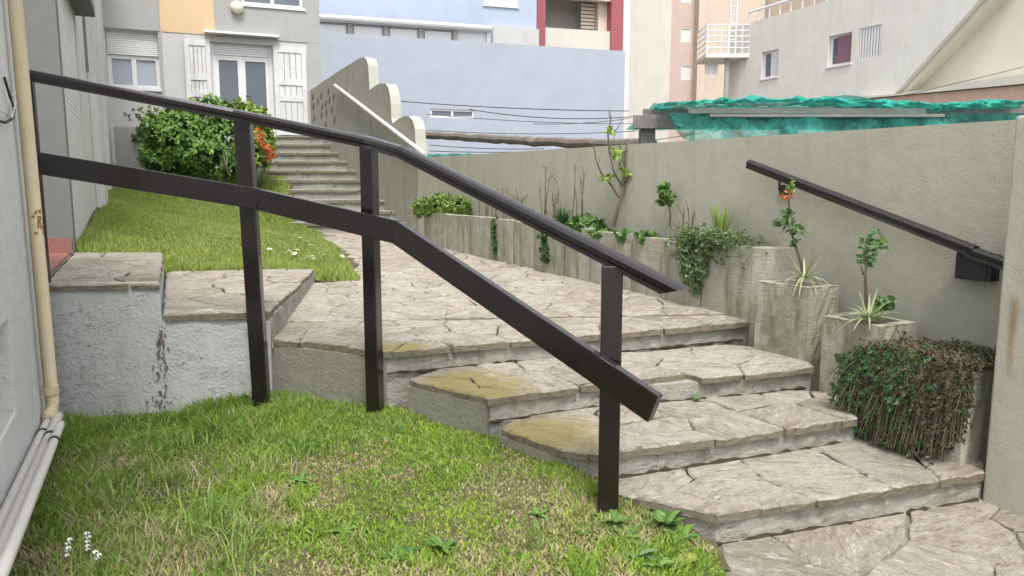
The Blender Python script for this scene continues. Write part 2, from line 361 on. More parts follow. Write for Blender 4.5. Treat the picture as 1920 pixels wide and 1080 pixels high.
def pave(parent, poly, size, zf, thick=.05, ochre=(), gap=.006, far=None, **kw):
    """irregular flagstones over a convex polygon; stones past 'far' are joined into one part"""
    xs = [p[0] for p in poly]; ys = [p[1] for p in poly]; seeds = []; tries = 0
    A = abs(area(poly)); want = max(2, int(A / size ** 2))
    while len(seeds) < want and tries < 6000:
        tries += 1; x, y = random.uniform(min(xs), max(xs)), random.uniform(min(ys), max(ys))
        if not inside(np.array([x]), np.array([y]), poly)[0]: continue
        if all(math.hypot(x - a, (y - b) * 1.15) > size * .74 for a, b in seeds): seeds.append((x, y))
    joined = MB()
    for c in convex_inside(poly, seeds):
        s = shrink(c, gap)
        if not s: continue
        cx = sum(q[0] for q in s) / len(s); cy = sum(q[1] for q in s) / len(s)
        if far and cy > far: stone_mesh(joined, s, zf, thick, .16, .012, .008, .006); continue
        mb = MB(); stone_mesh(mb, s, zf, thick, **kw)
        yel = any(math.hypot(cx - a, cy - b) < r for a, b, r in ochre)
        o = mb.build('flagstone', [M['ochre'] if yel else M['flag'], M['stone_edge']], parent)
        if yel: o['label'] = 'flagstone stained ochre yellow'
    if joined.v: tag(joined.build('flagstone_field', [M['flag'], M['stone_edge']], parent), kind='stuff')
def subdiv_prism(mb, pts, z0, z1, seg=.12, amp=.006):
    if area(pts) < 0: pts = pts[::-1]
    ring = []
    for i in range(len(pts)):
        a, b = pts[i], pts[(i + 1) % len(pts)]; L = math.hypot(b[0] - a[0], b[1] - a[1]); k = max(1, int(L / seg))
        ring += [(a[0] + (b[0] - a[0]) * q / k, a[1] + (b[1] - a[1]) * q / k) for q in range(k)]
    n = len(mb.v); k = len(ring); lev = 4
    for l in range(lev):
        z = z0 + (z1 - z0) * l / (lev - 1)
        mb.v += [(x + random.uniform(-amp, amp), y + random.uniform(-amp, amp), z) for x, y in ring]
    for l in range(lev - 1):
        for i in range(k): j = (i + 1) % k; mb.f.append((n + l * k + i, n + l * k + j, n + (l + 1) * k + j, n + (l + 1) * k + i))
    mb.f.append(tuple(n + (lev - 1) * k + i for i in range(k)))
# ------------------------------------------------------------------ ground sheets
g = MB(); g.quad((-300, -60, -.06), (300, -60, -.06), (300, 500, -.06), (-300, 500, -.06)); tag(g.build('ground', M['ground']), 'wide flat ground under and beyond the whole garden', None, None, 'structure')
LAWN = [(-2.7, 4.3, .12), (-2.15, 4.4, .115), (-1.55, 4.53, .16), (-.83, 4.3, .2), (-.6, 4.16, .21), (-.15, 3.8, .19), (.3, 3.35, .17), (.44, 3.12, .12), (.8, 2.92, .02), (.72, 2.3, .02),
        (-1.8, 2.45, .15), (-.5, 2.2, .08), (-1, 3.3, .15), (-.6, .4, .05), (.6, .4, .01), (-1.2, .4, .08)]
lawn_z = tps(LAWN, .01)
lawn_poly = [(-2.73, 4.27), (-2.15, 4.46), (-1.52, 4.62), (-.75, 4.30), (-.60, 4.16), (-.1, 3.78), (.33, 3.36), (.45, 3.19), (.80, 2.99), (.74, 2.6), (.68, 2.2), (.6, .3), (-1, .3), (-.72, .3), (-1.75, 2.4)]
# the lawn edge against the near wing runs along its wall
lawn_poly = [(-2.73, 4.3), (-2.15, 4.5), (-1.52, 4.65), (-.72, 4.33), (-.55, 4.2), (-.05, 3.8), (.37, 3.38), (.48, 3.2), (.84, 2.97), (.78, 2.62), (.72, 2.2), (.62, .3), (-.72, .3)]
def sheet(name, poly, zf, step, mat, label, bumpy=.012):
    xs = np.arange(min(p[0] for p in poly) - step, max(p[0] for p in poly) + step, step); ys = np.arange(min(p[1] for p in poly) - step, max(p[1] for p in poly) + step, step)
    X, Yg = np.meshgrid(xs, ys); Zg = zf(X, Yg) + bumpy * (vn(X, Yg, 6, 3) + vn(X, Yg, 15, 4) - 1)
    In = inside(X, Yg, poly); idx = -np.ones(X.shape, int); mb = MB()
    def vi(j, i):
        if idx[j, i] < 0: idx[j, i] = len(mb.v); mb.v.append((X[j, i], Yg[j, i], Zg[j, i]))
        return idx[j, i]
    for j in range(len(ys) - 1):
        for i in range(len(xs) - 1):
            if In[j:j + 2, i:i + 2].any(): mb.f.append((vi(j, i), vi(j, i + 1), vi(j + 1, i + 1), vi(j + 1, i)))
    return tag(mb.build(name, mat, smooth=True), label, None, None, 'structure')
sheet('lawn', lawn_poly, lawn_z, .06, M['lawnsoil'], 'patchy lower lawn in front of the wooden railing')
path_z = lambda x, y: .56 + max(0.0, y - 4.9) * .0255
def PT(u, v):
    z = .56
    for _ in range(12): p = Z(u, v, z); z = path_z(p[0], p[1])
    return (p[0], p[1])
# ------------------------------------------------------------------ the four garden steps
S1, S2, S3, P4 = .145, .28, .42, .56
st = thing('garden_steps', 'broad stone paved garden steps rising past the wooden railing to the landing', 'steps', (1.0, 3.3, 0))
def step_core(pts, z0, z1, label=None):
    mb = MB(); subdiv_prism(mb, pts, z0, z1, .1, .006); o = mb.build('step', M['riser'], st)
    if label: o['label'] = label
    return o
def step_top(core, poly, z, size, ochre=()):
    pave(core, poly, size, lambda x, y: z, .045, ochre, gap=.004, amp=.008, seg=.045, chamf=.007)
# plan of each tread: (front edge left..right) then back
s1 = [(.47, 3.19), (.86, 2.97), (1.53, 3.175), (2.285, 3.43), (2.42, 3.66), (1.95, 4.05), (.40, 3.45)]
c1 = step_core([(.50, 3.21), (.87, 3.0), (1.53, 3.21), (2.30, 3.465), (2.75, 3.8), (1.95, 4.3), (.45, 3.6)], -.05, S1 - .043); step_top(c1, s1, S1, .36)
s2 = [(-.07, 3.70), (.24, 3.38), (.40, 3.315), (1.2, 3.60), (1.86, 3.86), (1.98, 4.4), (1.3, 4.45), (.1, 4.0)]
c2 = step_core([(-.05, 3.72), (.26, 3.41), (.41, 3.345), (1.2, 3.64), (1.86, 3.90), (1.98, 4.5), (1.3, 4.6), (.1, 4.2)], .0, S2 - .043); step_top(c2, s2, S2, .33, [(.16, 3.58, .6)])
s3 = [(-.60, 4.15), (-.125, 3.765), (.46, 4.03), (1.39, 4.28), (1.86, 4.46), (1.95, 5.0), (1.5, 5.1), (-.4, 4.45)]
c3 = step_core([(-.58, 4.17), (-.115, 3.80), (.46, 4.07), (1.39, 4.32), (1.86, 4.50), (1.95, 5.1), (1.5, 5.2), (-.4, 4.6)], .05, S3 - .043); step_top(c3, s3, S3, .34, [(-.25, 4.0, .62)])
p4 = [(-1.535, 4.63), (-1.03, 4.405), (-.75, 4.255), (.52, 4.75), (1.72, 5.26), (1.66, 5.5), (-1.60, 5.2)]
c4 = step_core([(-1.52, 4.66), (-1.03, 4.435), (-.74, 4.29), (.52, 4.79), (1.9, 5.38), (1.7, 5.6), (-1.6, 5.3)], .05, P4 - .043); step_top(c4, p4, P4, .27, [(-.68, 4.36, .3)])
# olive-stained rendering on the face under the landing that looks over the lawn
mb = MB(); mb.prism([(-1.53, 4.635), (-.755, 4.275), (-.745, 4.295), (-1.52, 4.655)], .05, P4 - .046); mb.build('side_plaster', M['olivewall'], st)
mb = MB(); mb.prism([(-.60, 4.15), (-.135, 3.775), (-.125, 3.80), (-.59, 4.175)], .05, S3 - .046); mb.build('side_plaster', M['olivewall'], st)
mb = MB(); mb.prism([(-.07, 3.70), (.245, 3.39), (.26, 3.405), (-.055, 3.72)], .05, S2 - .046); mb.build('side_plaster', M['olivewall'], st)
dl = MB()  # soil line along the riser feet: grime plus a drawn-in contact shadow
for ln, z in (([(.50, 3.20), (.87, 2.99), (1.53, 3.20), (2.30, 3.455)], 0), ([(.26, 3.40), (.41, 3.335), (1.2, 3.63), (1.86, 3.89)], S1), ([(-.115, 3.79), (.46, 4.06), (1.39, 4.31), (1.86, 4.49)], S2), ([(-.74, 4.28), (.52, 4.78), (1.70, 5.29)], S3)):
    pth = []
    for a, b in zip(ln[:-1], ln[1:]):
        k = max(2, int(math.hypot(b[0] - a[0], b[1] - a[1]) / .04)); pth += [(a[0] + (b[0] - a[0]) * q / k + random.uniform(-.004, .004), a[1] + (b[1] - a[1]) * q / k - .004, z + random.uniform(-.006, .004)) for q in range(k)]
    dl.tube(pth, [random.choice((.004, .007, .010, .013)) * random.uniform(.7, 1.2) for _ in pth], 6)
tag(dl.build('dirt_contact_shade', M['soil'], st), kind='stuff')
# ------------------------------------------------------------------ upper path and lower path
path = bpy.data.objects.new('path', None); C.objects.link(path); path.location = (-.5, 8, .56); tag(path, 'sloping flagstone path climbing from the landing to the upper stairs', None, None, 'structure')
A = PT(602, 530); B_ = PT(675, 527); Cc = PT(600, 440); Dd = PT(540, 437); Ee = PT(782, 440)
near_path = [(-1.62, 5.20), (1.66, 5.5), (1.42, 6.0), (.85, 7.15), (-1.98, 7.2)]
far_path = [(-1.85, 7.15), (.85, 7.15), (-.3, 9.3), (Ee[0], 12.65), (Dd[0], 12.65), (Cc[0], Cc[1])]
base = MB(); base.prism([(-1.62, 4.9), (1.75, 5.3), (-1.2, 12.7), (-4.3, 12.7), (-2.0, 7.2)], -.05, lambda x, y: path_z(x, y) - .014); base.build('path_bed', M['mortar'], path)
pave(path, near_path, .27, path_z, .04, far=99, gap=.0035, amp=.006, seg=.05, chamf=.005)
pave(path, far_path, .33, path_z, .04, far=8.2, gap=.006)
low = bpy.data.objects.new('lower_path', None); C.objects.link(low); low.location = (1.6, 2.8, 0); tag(low, 'flagstone path at the foot of the garden steps', None, None, 'structure')
mb = MB(); mb.prism([(.66, .3), (3.2, .3), (3.2, 3.9), (.8, 3.1), (.74, 2.4)], -.055, -.014); mb.build('path_bed', M['mortar'], low)
pave(low, [(.76, 1.2), (3.1, 1.2), (3.1, 3.8), (2.2, 3.52), (.90, 3.06), (.82, 2.7)], .36, lambda x, y: 0, .04, gap=.005, seg=.05, amp=.008, chamf=.006)
# ------------------------------------------------------------------ side steps to the porch (two big slabs on a plastered grey wall)
ss = thing('entrance_steps', 'two wide stone slabs on a cracked grey plastered wall leading to the porch', 'steps', (-2.1, 4.5, .1))
L5, L6 = .747, .945
ES = [(-2.125, 4.43), (-1.50, 4.56), (-1.88, 7.05), (-3.22, 6.85)]
mb = MB(); subdiv_prism(mb, [(-2.14, 4.45), (-1.52, 4.585), (-1.90, 7.05), (-3.22, 6.85)], .0, L5 - .04, .11, .005); lo = mb.build('step', M['greywall'], ss)
mb = MB(); mb.prism([(-1.5195, 4.60), (-1.511, 4.60), (-1.892, 7.05), (-1.90, 7.05)], .5, L5 - .048); mb.build('riser_plaster', M['riser'], lo)
pave(lo, ES, .34, lambda x, y: L5, .045, gap=.008, seg=.08, amp=.008)
ES6 = [(-2.76, 4.32), (-2.115, 4.425), (-3.08, 6.54), (-3.87, 6.54)]
mb = MB(); subdiv_prism(mb, [(-2.76, 4.345), (-2.135, 4.445), (-3.10, 6.56), (-3.88, 6.56)], .0, L6 - .04, .11, .005); hi = mb.build('step', M['greywall'], ss)
pave(hi, ES6, .36, lambda x, y: L6, .045, gap=.008, seg=.08, amp=.008)
def plate(mb, W_, pts, d0, d1):            # irregular plaster lump on a vertical plane
    P_, D_ = W_; n = Vector((D_[1], -D_[0], 0)); q = [Vector(V(u, v, P_, D_)) for u, v in pts]; k = len(q); b = len(mb.v)
    for d in (d0, d1): mb.v += [tuple(p + n * d) for p in q]
    mb.f.append(tuple(b + k + i for i in range(k)))
    for i in range(k): j = (i + 1) % k; mb.f.append((b + i, b + j, b + k + j, b + k + i))
FW = ((-2.76, 4.345), (.982, .187))
mb = MB(); plate(mb, FW, [(165, 536), (190, 543), (225, 546), (262, 545), (292, 538), (300, 535), (298, 528), (165, 530)], 0, .010); mb.build('plaster_patch', M['greywall'], ss, .006)
mb = MB(); plate(mb, ((-2.14, 4.45), (.975, .21)), [(306, 597), (342, 600), (360, 592), (380, 590), (432, 592), (440, 583), (382, 580), (345, 588), (306, 588)], 0, .010); mb.build('plaster_patch', M['greywall'], ss, .006)
# brown stain running down where the two steps meet: flaked plaster
mb = MB()
for k in range(100):
    v = random.choice([random.gauss(640, 14), random.gauss(690, 22), random.gauss(755, 12), random.uniform(600, 770)]); u = 303 + random.gauss(0, 4 + max(0, v - 620) * .05)
    p = Vector(V(u, v, (-2.14, 4.45), (.975, .21))); r = random.uniform(.003, .011); n = Vector((.21, -.975, 0)) * .009; t = Vector((.975, .21, 0))
    pts = [p + n + t * (r * math.cos(a + random.uniform(-.3, .3))) * random.uniform(.6, 1.2) + Vector((0, 0, r * 1.4 * math.sin(a))) for a in (0, 1.05, 2.1, 3.14, 4.2, 5.2)]
    mb.poly(pts)
o = mb.build('flaked_plaster', plain('flake_brown', (.17, .14, .125), .9, .3, 40), ss); o['kind'] = 'stuff'
# ------------------------------------------------------------------ walls with openings
class Wall:
    """vertical plane through P (plan) along D; d is measured towards the side the camera sees"""
    def __init__(s, P, D, flip=1):
        s.P = Vector((P[0], P[1], 0)); L = math.hypot(*D); s.D = Vector((D[0] / L, D[1] / L, 0)); s.N = Vector((s.D.y, -s.D.x, 0)) * flip
    def sz(s, u, v):
        p = V(u, v, (s.P.x, s.P.y), (s.D.x, s.D.y)); return ((Vector((p[0], p[1], 0)) - s.P).dot(s.D), p[2])
    def p(s, a, z, d=0): return s.P + s.D * a + Vector((0, 0, z)) + s.N * d
    def box(s, mb, a0, a1, z0, z1, d0, d1):
        mb.obox(s.p((a0 + a1) / 2, (z0 + z1) / 2, (d0 + d1) / 2), s.D * ((a1 - a0) / 2), s.N * ((d1 - d0) / 2), Vector((0, 0, (z1 - z0) / 2))); return mb
    def rect(s, u0, v0, u1, v1):
        c = [s.sz(u0, v0), s.sz(u1, v0), s.sz(u0, v1), s.sz(u1, v1)]
        return ((c[0][0] + c[2][0]) / 2, (c[1][0] + c[3][0]) / 2, (c[2][1] + c[3][1]) / 2, (c[0][1] + c[1][1]) / 2)
    def holes(s, mb, a0, a1, z0, z1, hs, th=.25):
        xs = sorted({a0, a1, *[q for h in hs for q in h[:2]]}); zs = sorted({z0, z1, *[q for h in hs for q in h[2:]]})
        for i in range(len(xs) - 1):
            for j in range(len(zs) - 1):
                cx, cz = (xs[i] + xs[i + 1]) / 2, (zs[j] + zs[j + 1]) / 2
                if any(h[0] < cx < h[1] and h[2] < cz < h[3] for h in hs): continue
                for d in (0, -th): mb.quad(s.p(xs[i], zs[j], d), s.p(xs[i + 1], zs[j], d), s.p(xs[i + 1], zs[j + 1], d), s.p(xs[i], zs[j + 1], d))
        for h in list(hs) + [(a0, a1, z0, z1)]:
            q = [(h[0], h[2]), (h[1], h[2]), (h[1], h[3]), (h[0], h[3])]
            for i in range(4):
                a, b = q[i], q[(i + 1) % 4]; mb.quad(s.p(*a, 0), s.p(*b, 0), s.p(*b, -th), s.p(*a, -th))
        return mb
def window(W_, h, parent, depth=.12, cols=2, bar=.05, glass='glass', frame='white', sill=True):
    """frame standing in the opening, pane set in it"""
    a0, a1, z0, z1 = h; f = MB()
    W_.box(f, a0, a0 + bar, z0, z1, -depth, -depth + .05); W_.box(f, a1 - bar, a1, z0, z1, -depth, -depth + .05)
    W_.box(f, a0 + bar, a1 - bar, z0, z0 + bar, -depth, -depth + .05); W_.box(f, a0 + bar, a1 - bar, z1 - bar, z1, -depth, -depth + .05)
    for k in range(1, cols): c = a0 + (a1 - a0) * k / cols; W_.box(f, c - bar * .6, c + bar * .6, z0 + bar, z1 - bar, -depth, -depth + .048)
    fr = f.build('window', M[frame], parent)
    for k in range(cols):
        w = (a1 - a0) / cols; g_ = MB(); W_.box(g_, a0 + k * w + bar * .5, a0 + (k + 1) * w - bar * .5, z0 + bar * .8, z1 - bar * .8, -depth + .01, -depth + .02); g_.build('pane', M[glass], fr)
    if sill: s_ = MB(); W_.box(s_, a0 - .05, a1 + .05, z0 - .05, z0 - .004, -depth, .05); s_.build('sill', M[frame], fr)
    return fr
# ---- near wing of the left house
NW = Wall((-2.7, 4.24), (-.45, .89))
nh = thing('house', 'pale plastered house along the left edge with downpipe and recessed porch', 'house', (-2.7, 4.24, .1))
hz0 = NW.sz(22, 790)[1]; ha1 = NW.sz(24, 700)[0]
mb = NW.holes(MB(), -3.2, .06, -.2, 4.6, [(-2.6, ha1, hz0, .97)], .3); mb.build('wall', M['whitewall'], nh)
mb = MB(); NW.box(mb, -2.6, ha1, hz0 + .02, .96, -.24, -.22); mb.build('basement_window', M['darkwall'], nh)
mb = MB(); NW.box(mb, -2.59, ha1 - .005, hz0 - .04, hz0 + .012, -.25, -.012); mb.build('sill', M['cream'], nh)
mb = MB()                                   # end of the wing, hidden side of the porch
mb.obox(NW.p(.20, 2.2, -1.2), NW.D * .14, NW.N * .9, (0, 0, 2.4)); mb.build('end_wall', M['wingwall'], nh)
WW = Wall((-3.87, 6.54), (-.44, .898))       # far wing in the same line
wr = WW.rect(127, 36, 150, 236)
wtop = WW.sz(140, 20)
wa0, wa1 = WW.sz(124, 150)[0], WW.sz(152, 200)[0]; wz1 = WW.sz(140, 45)[1] + .1; wz0 = WW.sz(150, 232)[1]
mb = WW.holes(MB(), 0, 9.3, .3, 7.2, [(wa0, wa1, wz0, wz1)], .25); mb.build('wall', M['wingwall'], nh)
sh = MB(); zz = wz0
while zz < wz1 - .02: WW.box(sh, wa0 + .02, wa1 - .02, zz, zz + .044, -.035, -.008); zz += .052
o = sh.build('roller_shutter', M['white'], nh)
mb = MB(); WW.box(mb, wa0, wa1, wz0, wz1, -.05, -.036); mb.build('shutter_backing', M['white'], nh)
mb = MB(); WW.box(mb, wa0 - .06, wa1 + .12, wz1 + .02, wz1 + .14, -.02, .20); mb.build('window_hood', M['darkwall'], nh)
for (ua, va, ub) in ((168, 200, 176), (186, 200, 192), (205, 200, 212)):
    a = WW.sz(ua, va)[0]; b = WW.sz(ub, va)[0]; mb = MB(); WW.box(mb, a, b, .5, 7.2, .004, .10); mb.build('pilaster', M['wingwall'], nh)
a = WW.sz(188, 200)[0]; mb = MB(); mb.tube([WW.p(a - .02, .9, .06), WW.p(a - .02, 7, .06)], .035, 8); mb.build('rain_pipe', M['pipe'], nh)
a = WW.sz(160, 110)[0]; mb = MB(); WW.box(mb, a - .04, a + .04, 3.0, 4.3, .004, .03); mb.build('cable_cover', M['darkwall'], nh)
bk = Wall((-3.87, 6.54), (-.898, -.44)); bk.N = -bk.N if bk.N.y > 0 else bk.N
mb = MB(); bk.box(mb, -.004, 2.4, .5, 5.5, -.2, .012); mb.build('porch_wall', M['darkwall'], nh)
mb = MB(); bk.box(mb, .01, 2.4, L6, L6 + .13, .013, .03); mb.build('skirting', M['redtile'], nh)
# porch floor of red tiles
pf = MB(); pf.prism([(-2.80, 4.38), (-3.88, 6.53), (-5.6, 5.7), (-4.6, 3.6)], .5, L6 - .012); fl = pf.build('porch_floor', M['mortar'], nh)
e1 = Vector((-.45, .89, 0)); e2 = Vector((-.89, -.45, 0)); o0 = Vector((-2.81, 4.40, 0))
for i in range(9):
    for j in range(3):
        c = o0 + e1 * (.265 * i + .13) + e2 * (.265 * j + .14); t = MB(); t.obox((c.x, c.y, L6 - .004), e1 * .129, e2 * .129, (0, 0, .007)); t.build('tile', M['redtile'], fl)
# downpipe, conduits and wires on the near wing
dp = [NW.p(NW.sz(27, 0)[0] + .06, 4.6, .055)]
a_top = NW.sz(28, 0)[0]; a_bot = NW.sz(101, 768)[0]
ptop = V(28, 0, (NW.P + NW.N * .05)[:2], NW.D[:2]); pbot = V(98, 755, (NW.P + NW.N * .05)[:2], NW.D[:2])
pt = Vector(ptop); pb = Vector(pbot); ext = pt + (pt - pb).normalized() * 1.2
mb = MB(); mb.tube([ext, pt, pb, pb + Vector((.012, -.03, -.04)), pb + Vector((.03, -.09, -.065))], [.031, .031, .032, .033, .031], 12); mb.build('downpipe', M['pipe'], nh, smooth=True)
for f in (.965,): 
    p = pt.lerp(pb, f); mb = MB(); mb.tube([p + Vector((0, 0, .022)), p - Vector((0, 0, .022))], .037, 12); mb.build('pipe_collar', M['rust'] if f < .6 else M['pipe'], nh)
ax_ = (pb - pt).normalized(); sx_ = Vector((.88, .47, 0)); sy_ = Vector((.47, -.88, 0)); mb = MB()
for k in range(34):
    a0_ = random.gauss(.3, .8); f_ = .525 + random.gauss(0, .014); w_ = random.uniform(.08, .3); h_ = random.uniform(.004, .016); c_ = pt.lerp(pb, f_)
    mb.quad(*[c_ + (sx_ * math.cos(a_) + sy_ * math.sin(a_)) * (.0325 + .0002 * (k % 7)) + ax_ * z_ for a_, z_ in ((a0_ - w_, -h_), (a0_ + w_ * .8, -h_ * .7), (a0_ + w_, h_), (a0_ - w_ * .7, h_ * 1.2))])
o = mb.build('rust_stain', M['rust'], nh); o['kind'] = 'stuff'
for k, (ub, vb, r, off) in enumerate(((2, 985, .023, .03), (0, 1038, .023, .075), (0, 1082, .019, .118))):
    P2 = NW.P + NW.N * off; a = Vector(V(ub, vb, P2[:2], NW.D[:2])); b = Vector(V((98, 108, 112)[k], (772, 783, 800)[k], P2[:2], NW.D[:2])); d = (b - a).normalized()
    mb = MB(); mb.tube([a - d * .6, a, a.lerp(b, .5), b, b + Vector((0, .02, .05)) if k == 0 else b + d * .05], r, 10); mb.build('conduit', M['conduit'], nh, smooth=True)
    for f in (.72 + .06 * k,):
        p = a.lerp(b, f); mb = MB(); mb.tube([p - d * .012, p + d * .012], r + .005, 10); mb.build('pipe_clip', M['iron'], nh)
def wpt(u, v, off): return V(u, v, (NW.P + NW.N * off)[:2], NW.D[:2])
mb = MB(); mb.tube([wpt(8, 145, .01), wpt(20, 185, .02), wpt(27, 205, .02), wpt(24, 222, .03), wpt(10, 230, .03), wpt(-6, 226, .01)], .006, 6); mb.build('wire', M['cable'], nh)
mb = MB(); mb.tube([wpt(-5, 205, .01), wpt(10, 212, .03), wpt(22, 222, .03), wpt(30, 190, .02)], .004, 6); mb.build('wire', M['conduit'], nh)
# ------------------------------------------------------------------ wooden railing
rl = thing('railing', 'dark varnished wooden railing with three posts beside the steps', 'railing', (-.8, 4.2, .2))
R0 = (-2.70, 4.31); R1 = (-1.54, 4.43); R2 = (-.80, 4.20); R3 = (.415, 3.06)
DS = (R3[0] - R2[0], R3[1] - R2[1]); DM = (R2[0] - R1[0], R2[1] - R1[1]); DL = (R1[0] - R0[0], R1[1] - R0[1])
rk = V(757, 287, R2, DS); rend = V(1266, 546, R2, DS); r2p = V(690, 268, R2, DM); r1p = V(440, 217, R1, DL); r0p = V(46, 141, R0, DL)
prof = [(x * .92, y * .95) for x, y in [(-.034, -.03), (-.030, -.012), (-.040, .000), (-.040, .020), (-.028, .034), (0, .040), (.028, .034), (.040, .020), (.040, 0), (.030, -.012), (.034, -.03)]]
for pth in ([r0p, r1p, tuple(Vector(rk).lerp(Vector(rk), 0))], [rk, rend]):
    pass
mb = MB(); mb.sweep([r0p, r1p, r2p, rk], prof); mb.build('top_rail', M['darkwood'], rl)
e = Vector(rend); k0 = Vector(rk)
mb = MB(); mb.sweep([k0 - Vector((0, 0, .0005)), e], prof); dd_ = (e - k0).normalized(); nn_ = len(prof)
for q_ in range(nn_): mb.v[-nn_ + q_] = tuple(Vector(mb.v[-nn_ + q_]) + dd_ * (prof[q_][1] * 1.5))
mb.build('top_rail', M['darkwood'], rl)
bprof = [(-.02, -.062), (-.02, .062), (.02, .062), (.02, -.062)]
fwd = lambda P_, D_, d: tuple(Vector(P_) + Vector((D_[1], -D_[0])).normalized() * d)
S2p, S1p = fwd(R2, DS, .068), fwd(R1, DL, .058)
q0, q1, q2, q3 = V(62, 304, fwd(R0, DL, .03), DL), V(484, 373, S1p, DL), V(744, 435, S2p, DS), V(1229, 766, S2p, DS)
mb = MB(); mb.sweep([q0, q1], bprof); mb.build('lower_rail', M['darkwood'], rl, .004)
mb = MB(); mb.sweep([tuple(Vector(q1) + Vector((.001, .004, -.003))), q2], [(x * .97, y * 1.0) for x, y in bprof]); mb.build('lower_rail', M['darkwood'], rl, .004)
mb = MB(); mb.sweep([q2, q3], bprof); mb.build('lower_rail', M['darkwood'], rl, .004)
def post(x, y, z0, z1, w, d, D_, lean=0):
    a = Vector((D_[0], D_[1], 0)).normalized(); n = Vector((a.y, -a.x, 0)); up = Vector((lean, 0, z1 - z0)); c = Vector((x, y, z0)) + up * .5
    mb = MB(); mb.obox(c, a * w, n * d, up * .5); return mb.build('post', M['darkwood'], rl, .005)
def rz(path, x, y, D_): return None
post(R1[0], R1[1] + .005, .08, r1p[2] - .024, .047, .036, (1, .05), -.035)
zz2 = Vector(r2p).z
post(R2[0], R2[1] + .005, .12, zz2 - .024, .039, .042, (1, -.25), 0)
t3 = (R3[0] - rk[0]) / (rend[0] - rk[0]); z3 = rk[2] + (rend[2] - rk[2]) * t3
post(R3[0], R3[1], .05, z3 - .024, .044, .046, (1, -.1), 0)
mb = MB(); ep = Z(90, 530, L6); mb.box(ep[0] - .012, ep[0] + .012, ep[1] - .012, ep[1] + .012, L6, r0p[2] - .02); mb.build('end_post', M['darkwood'], rl)
# ------------------------------------------------------------------ right-hand boundary wall, pier and its handrail
RP, RD = (2.2, 4.85), (-.455, .89)
RW = Wall(RP, RD, 1)
RW.N = Vector((-RW.D.y, RW.D.x, 0)); RW.N = RW.N if RW.N.x < 0 else -RW.N
sN, zN = RW.sz(1910, 224); sF, zF = RW.sz(803, 295)
bw = thing('boundary_wall', 'long olive beige plastered wall behind the planters', 'wall', (1.2, 6.8, 0))
mb = MB(); n = 24
for i in range(n):
    a0, a1 = sN - 1.5 + (sF + .5 - sN + 1.5) * i / n, sN - 1.5 + (sF + .5 - sN + 1.5) * (i + 1) / n
    f = lambda a: zN + (zF - zN) * (a - sN) / (sF - sN)
    q = [RW.p(a0, -.1), RW.p(a1, -.1), RW.p(a1, f(a1)), RW.p(a0, f(a0))]; w = -RW.N * .18
    mb.quad(*q); mb.quad(*[p + w for p in q]); mb.quad(q[3], q[2], q[2] + w, q[3] + w)
    if i == 0: mb.quad(q[0], q[3], q[3] + w, q[0] + w)
    if i == n - 1: mb.quad(q[1], q[2], q[2] + w, q[1] + w)
mb.build('wall_panel', M['beigewall'], bw)
pier = thing('pier', 'thick beige plastered wall pier at the right with a rust streak', 'pier', (2.4, 3.4, 0))
pc = Vector((2.285, 3.44, 0)); pd = Vector((.40, -.917, 0)); pn = Vector((.917, .40, 0)); ptz = 1.83
mb = MB(); c = pc + pd * 1.2 + pn * .35; mb.obox((c.x, c.y, ptz / 2 - .05), pd * 1.2, pn * .35, (0, 0, ptz / 2 + .05)); mb.build('pier_block', M['beigewall'], pier, .012)
mb = MB()
for k in range(16):
    z = .62 + .02 * k * 1.1; w = .007 + .006 * random.random(); p = pc + pd * .055 - pn * .0035; mb.quad(p - pd * w + Vector((0, 0, z)), p + pd * w + Vector((0, 0, z)), p + pd * w + Vector((0, 0, z + .025)), p - pd * w + Vector((0, 0, z + .025)))
RPo = tuple(Vector(RP) + Vector(RW.N[:2]) * .11)
hr = thing('wall_handrail', 'dark moulded handrail fixed on iron brackets to the boundary wall', 'handrail', V(1650, 400, RPo, RD))
ha = Vector(V(1405, 308, RPo, RD)); hb = Vector(V(1828, 472, RPo, RD)); hc = Vector(V(1935, 508, RPo, RD))
hprof = [(x * .95, y * .95) for x, y in prof]
mb = MB(); mb.sweep([ha, hb], hprof); mb.build('rail', M['darkwood'], hr)
hd = (hb - ha).normalized()
mb = MB(); mb.sweep([hb - Vector((0, 0, .012)) - hd * .03, hc - Vector((0, 0, .012))], hprof); mb.build('rail', M['darkwood'], hr)
for q in ((1462, 333), (1893, 497)):
    p = Vector(V(*q, RPo, RD)); mb = MB(); mb.tube([p + Vector((0, 0, -.02)), p + Vector((0, 0, -.085)), p - RW.N * .055 + Vector((0, 0, -.10)), p - RW.N * .105 + Vector((0, 0, -.10))], .009, 6)
    mb.build('bracket', M['iron'], hr); m2 = MB(); RW.box(m2, *(lambda a: (a - .05, a + .05))(RW.sz(q[0] + 14, q[1])[0]), p.z - .13, p.z - .05, .001, .014); m2.build('bracket_plate', M['iron'], hr)
bx = thing('metal_box', 'black metal box under the lower end of the wall handrail', 'box', V(1845, 500, RP, RD))
q = RW.rect(1808, 474, 1876, 526); q = (min(q[:2]), max(q[:2]), RW.sz(1840, 524)[1], RW.sz(1840, 474)[1])
mb = MB(); RW.box(mb, q[0], q[1], q[2], q[3], .001, .085); o = mb.build('box_body', M['iron'], bx, .004)
mb = MB(); RW.box(mb, q[0] + .02, q[1] - .02, q[2] + .015, q[3] - .015, .086, .09); mb.build('lid', M['iron'], bx)
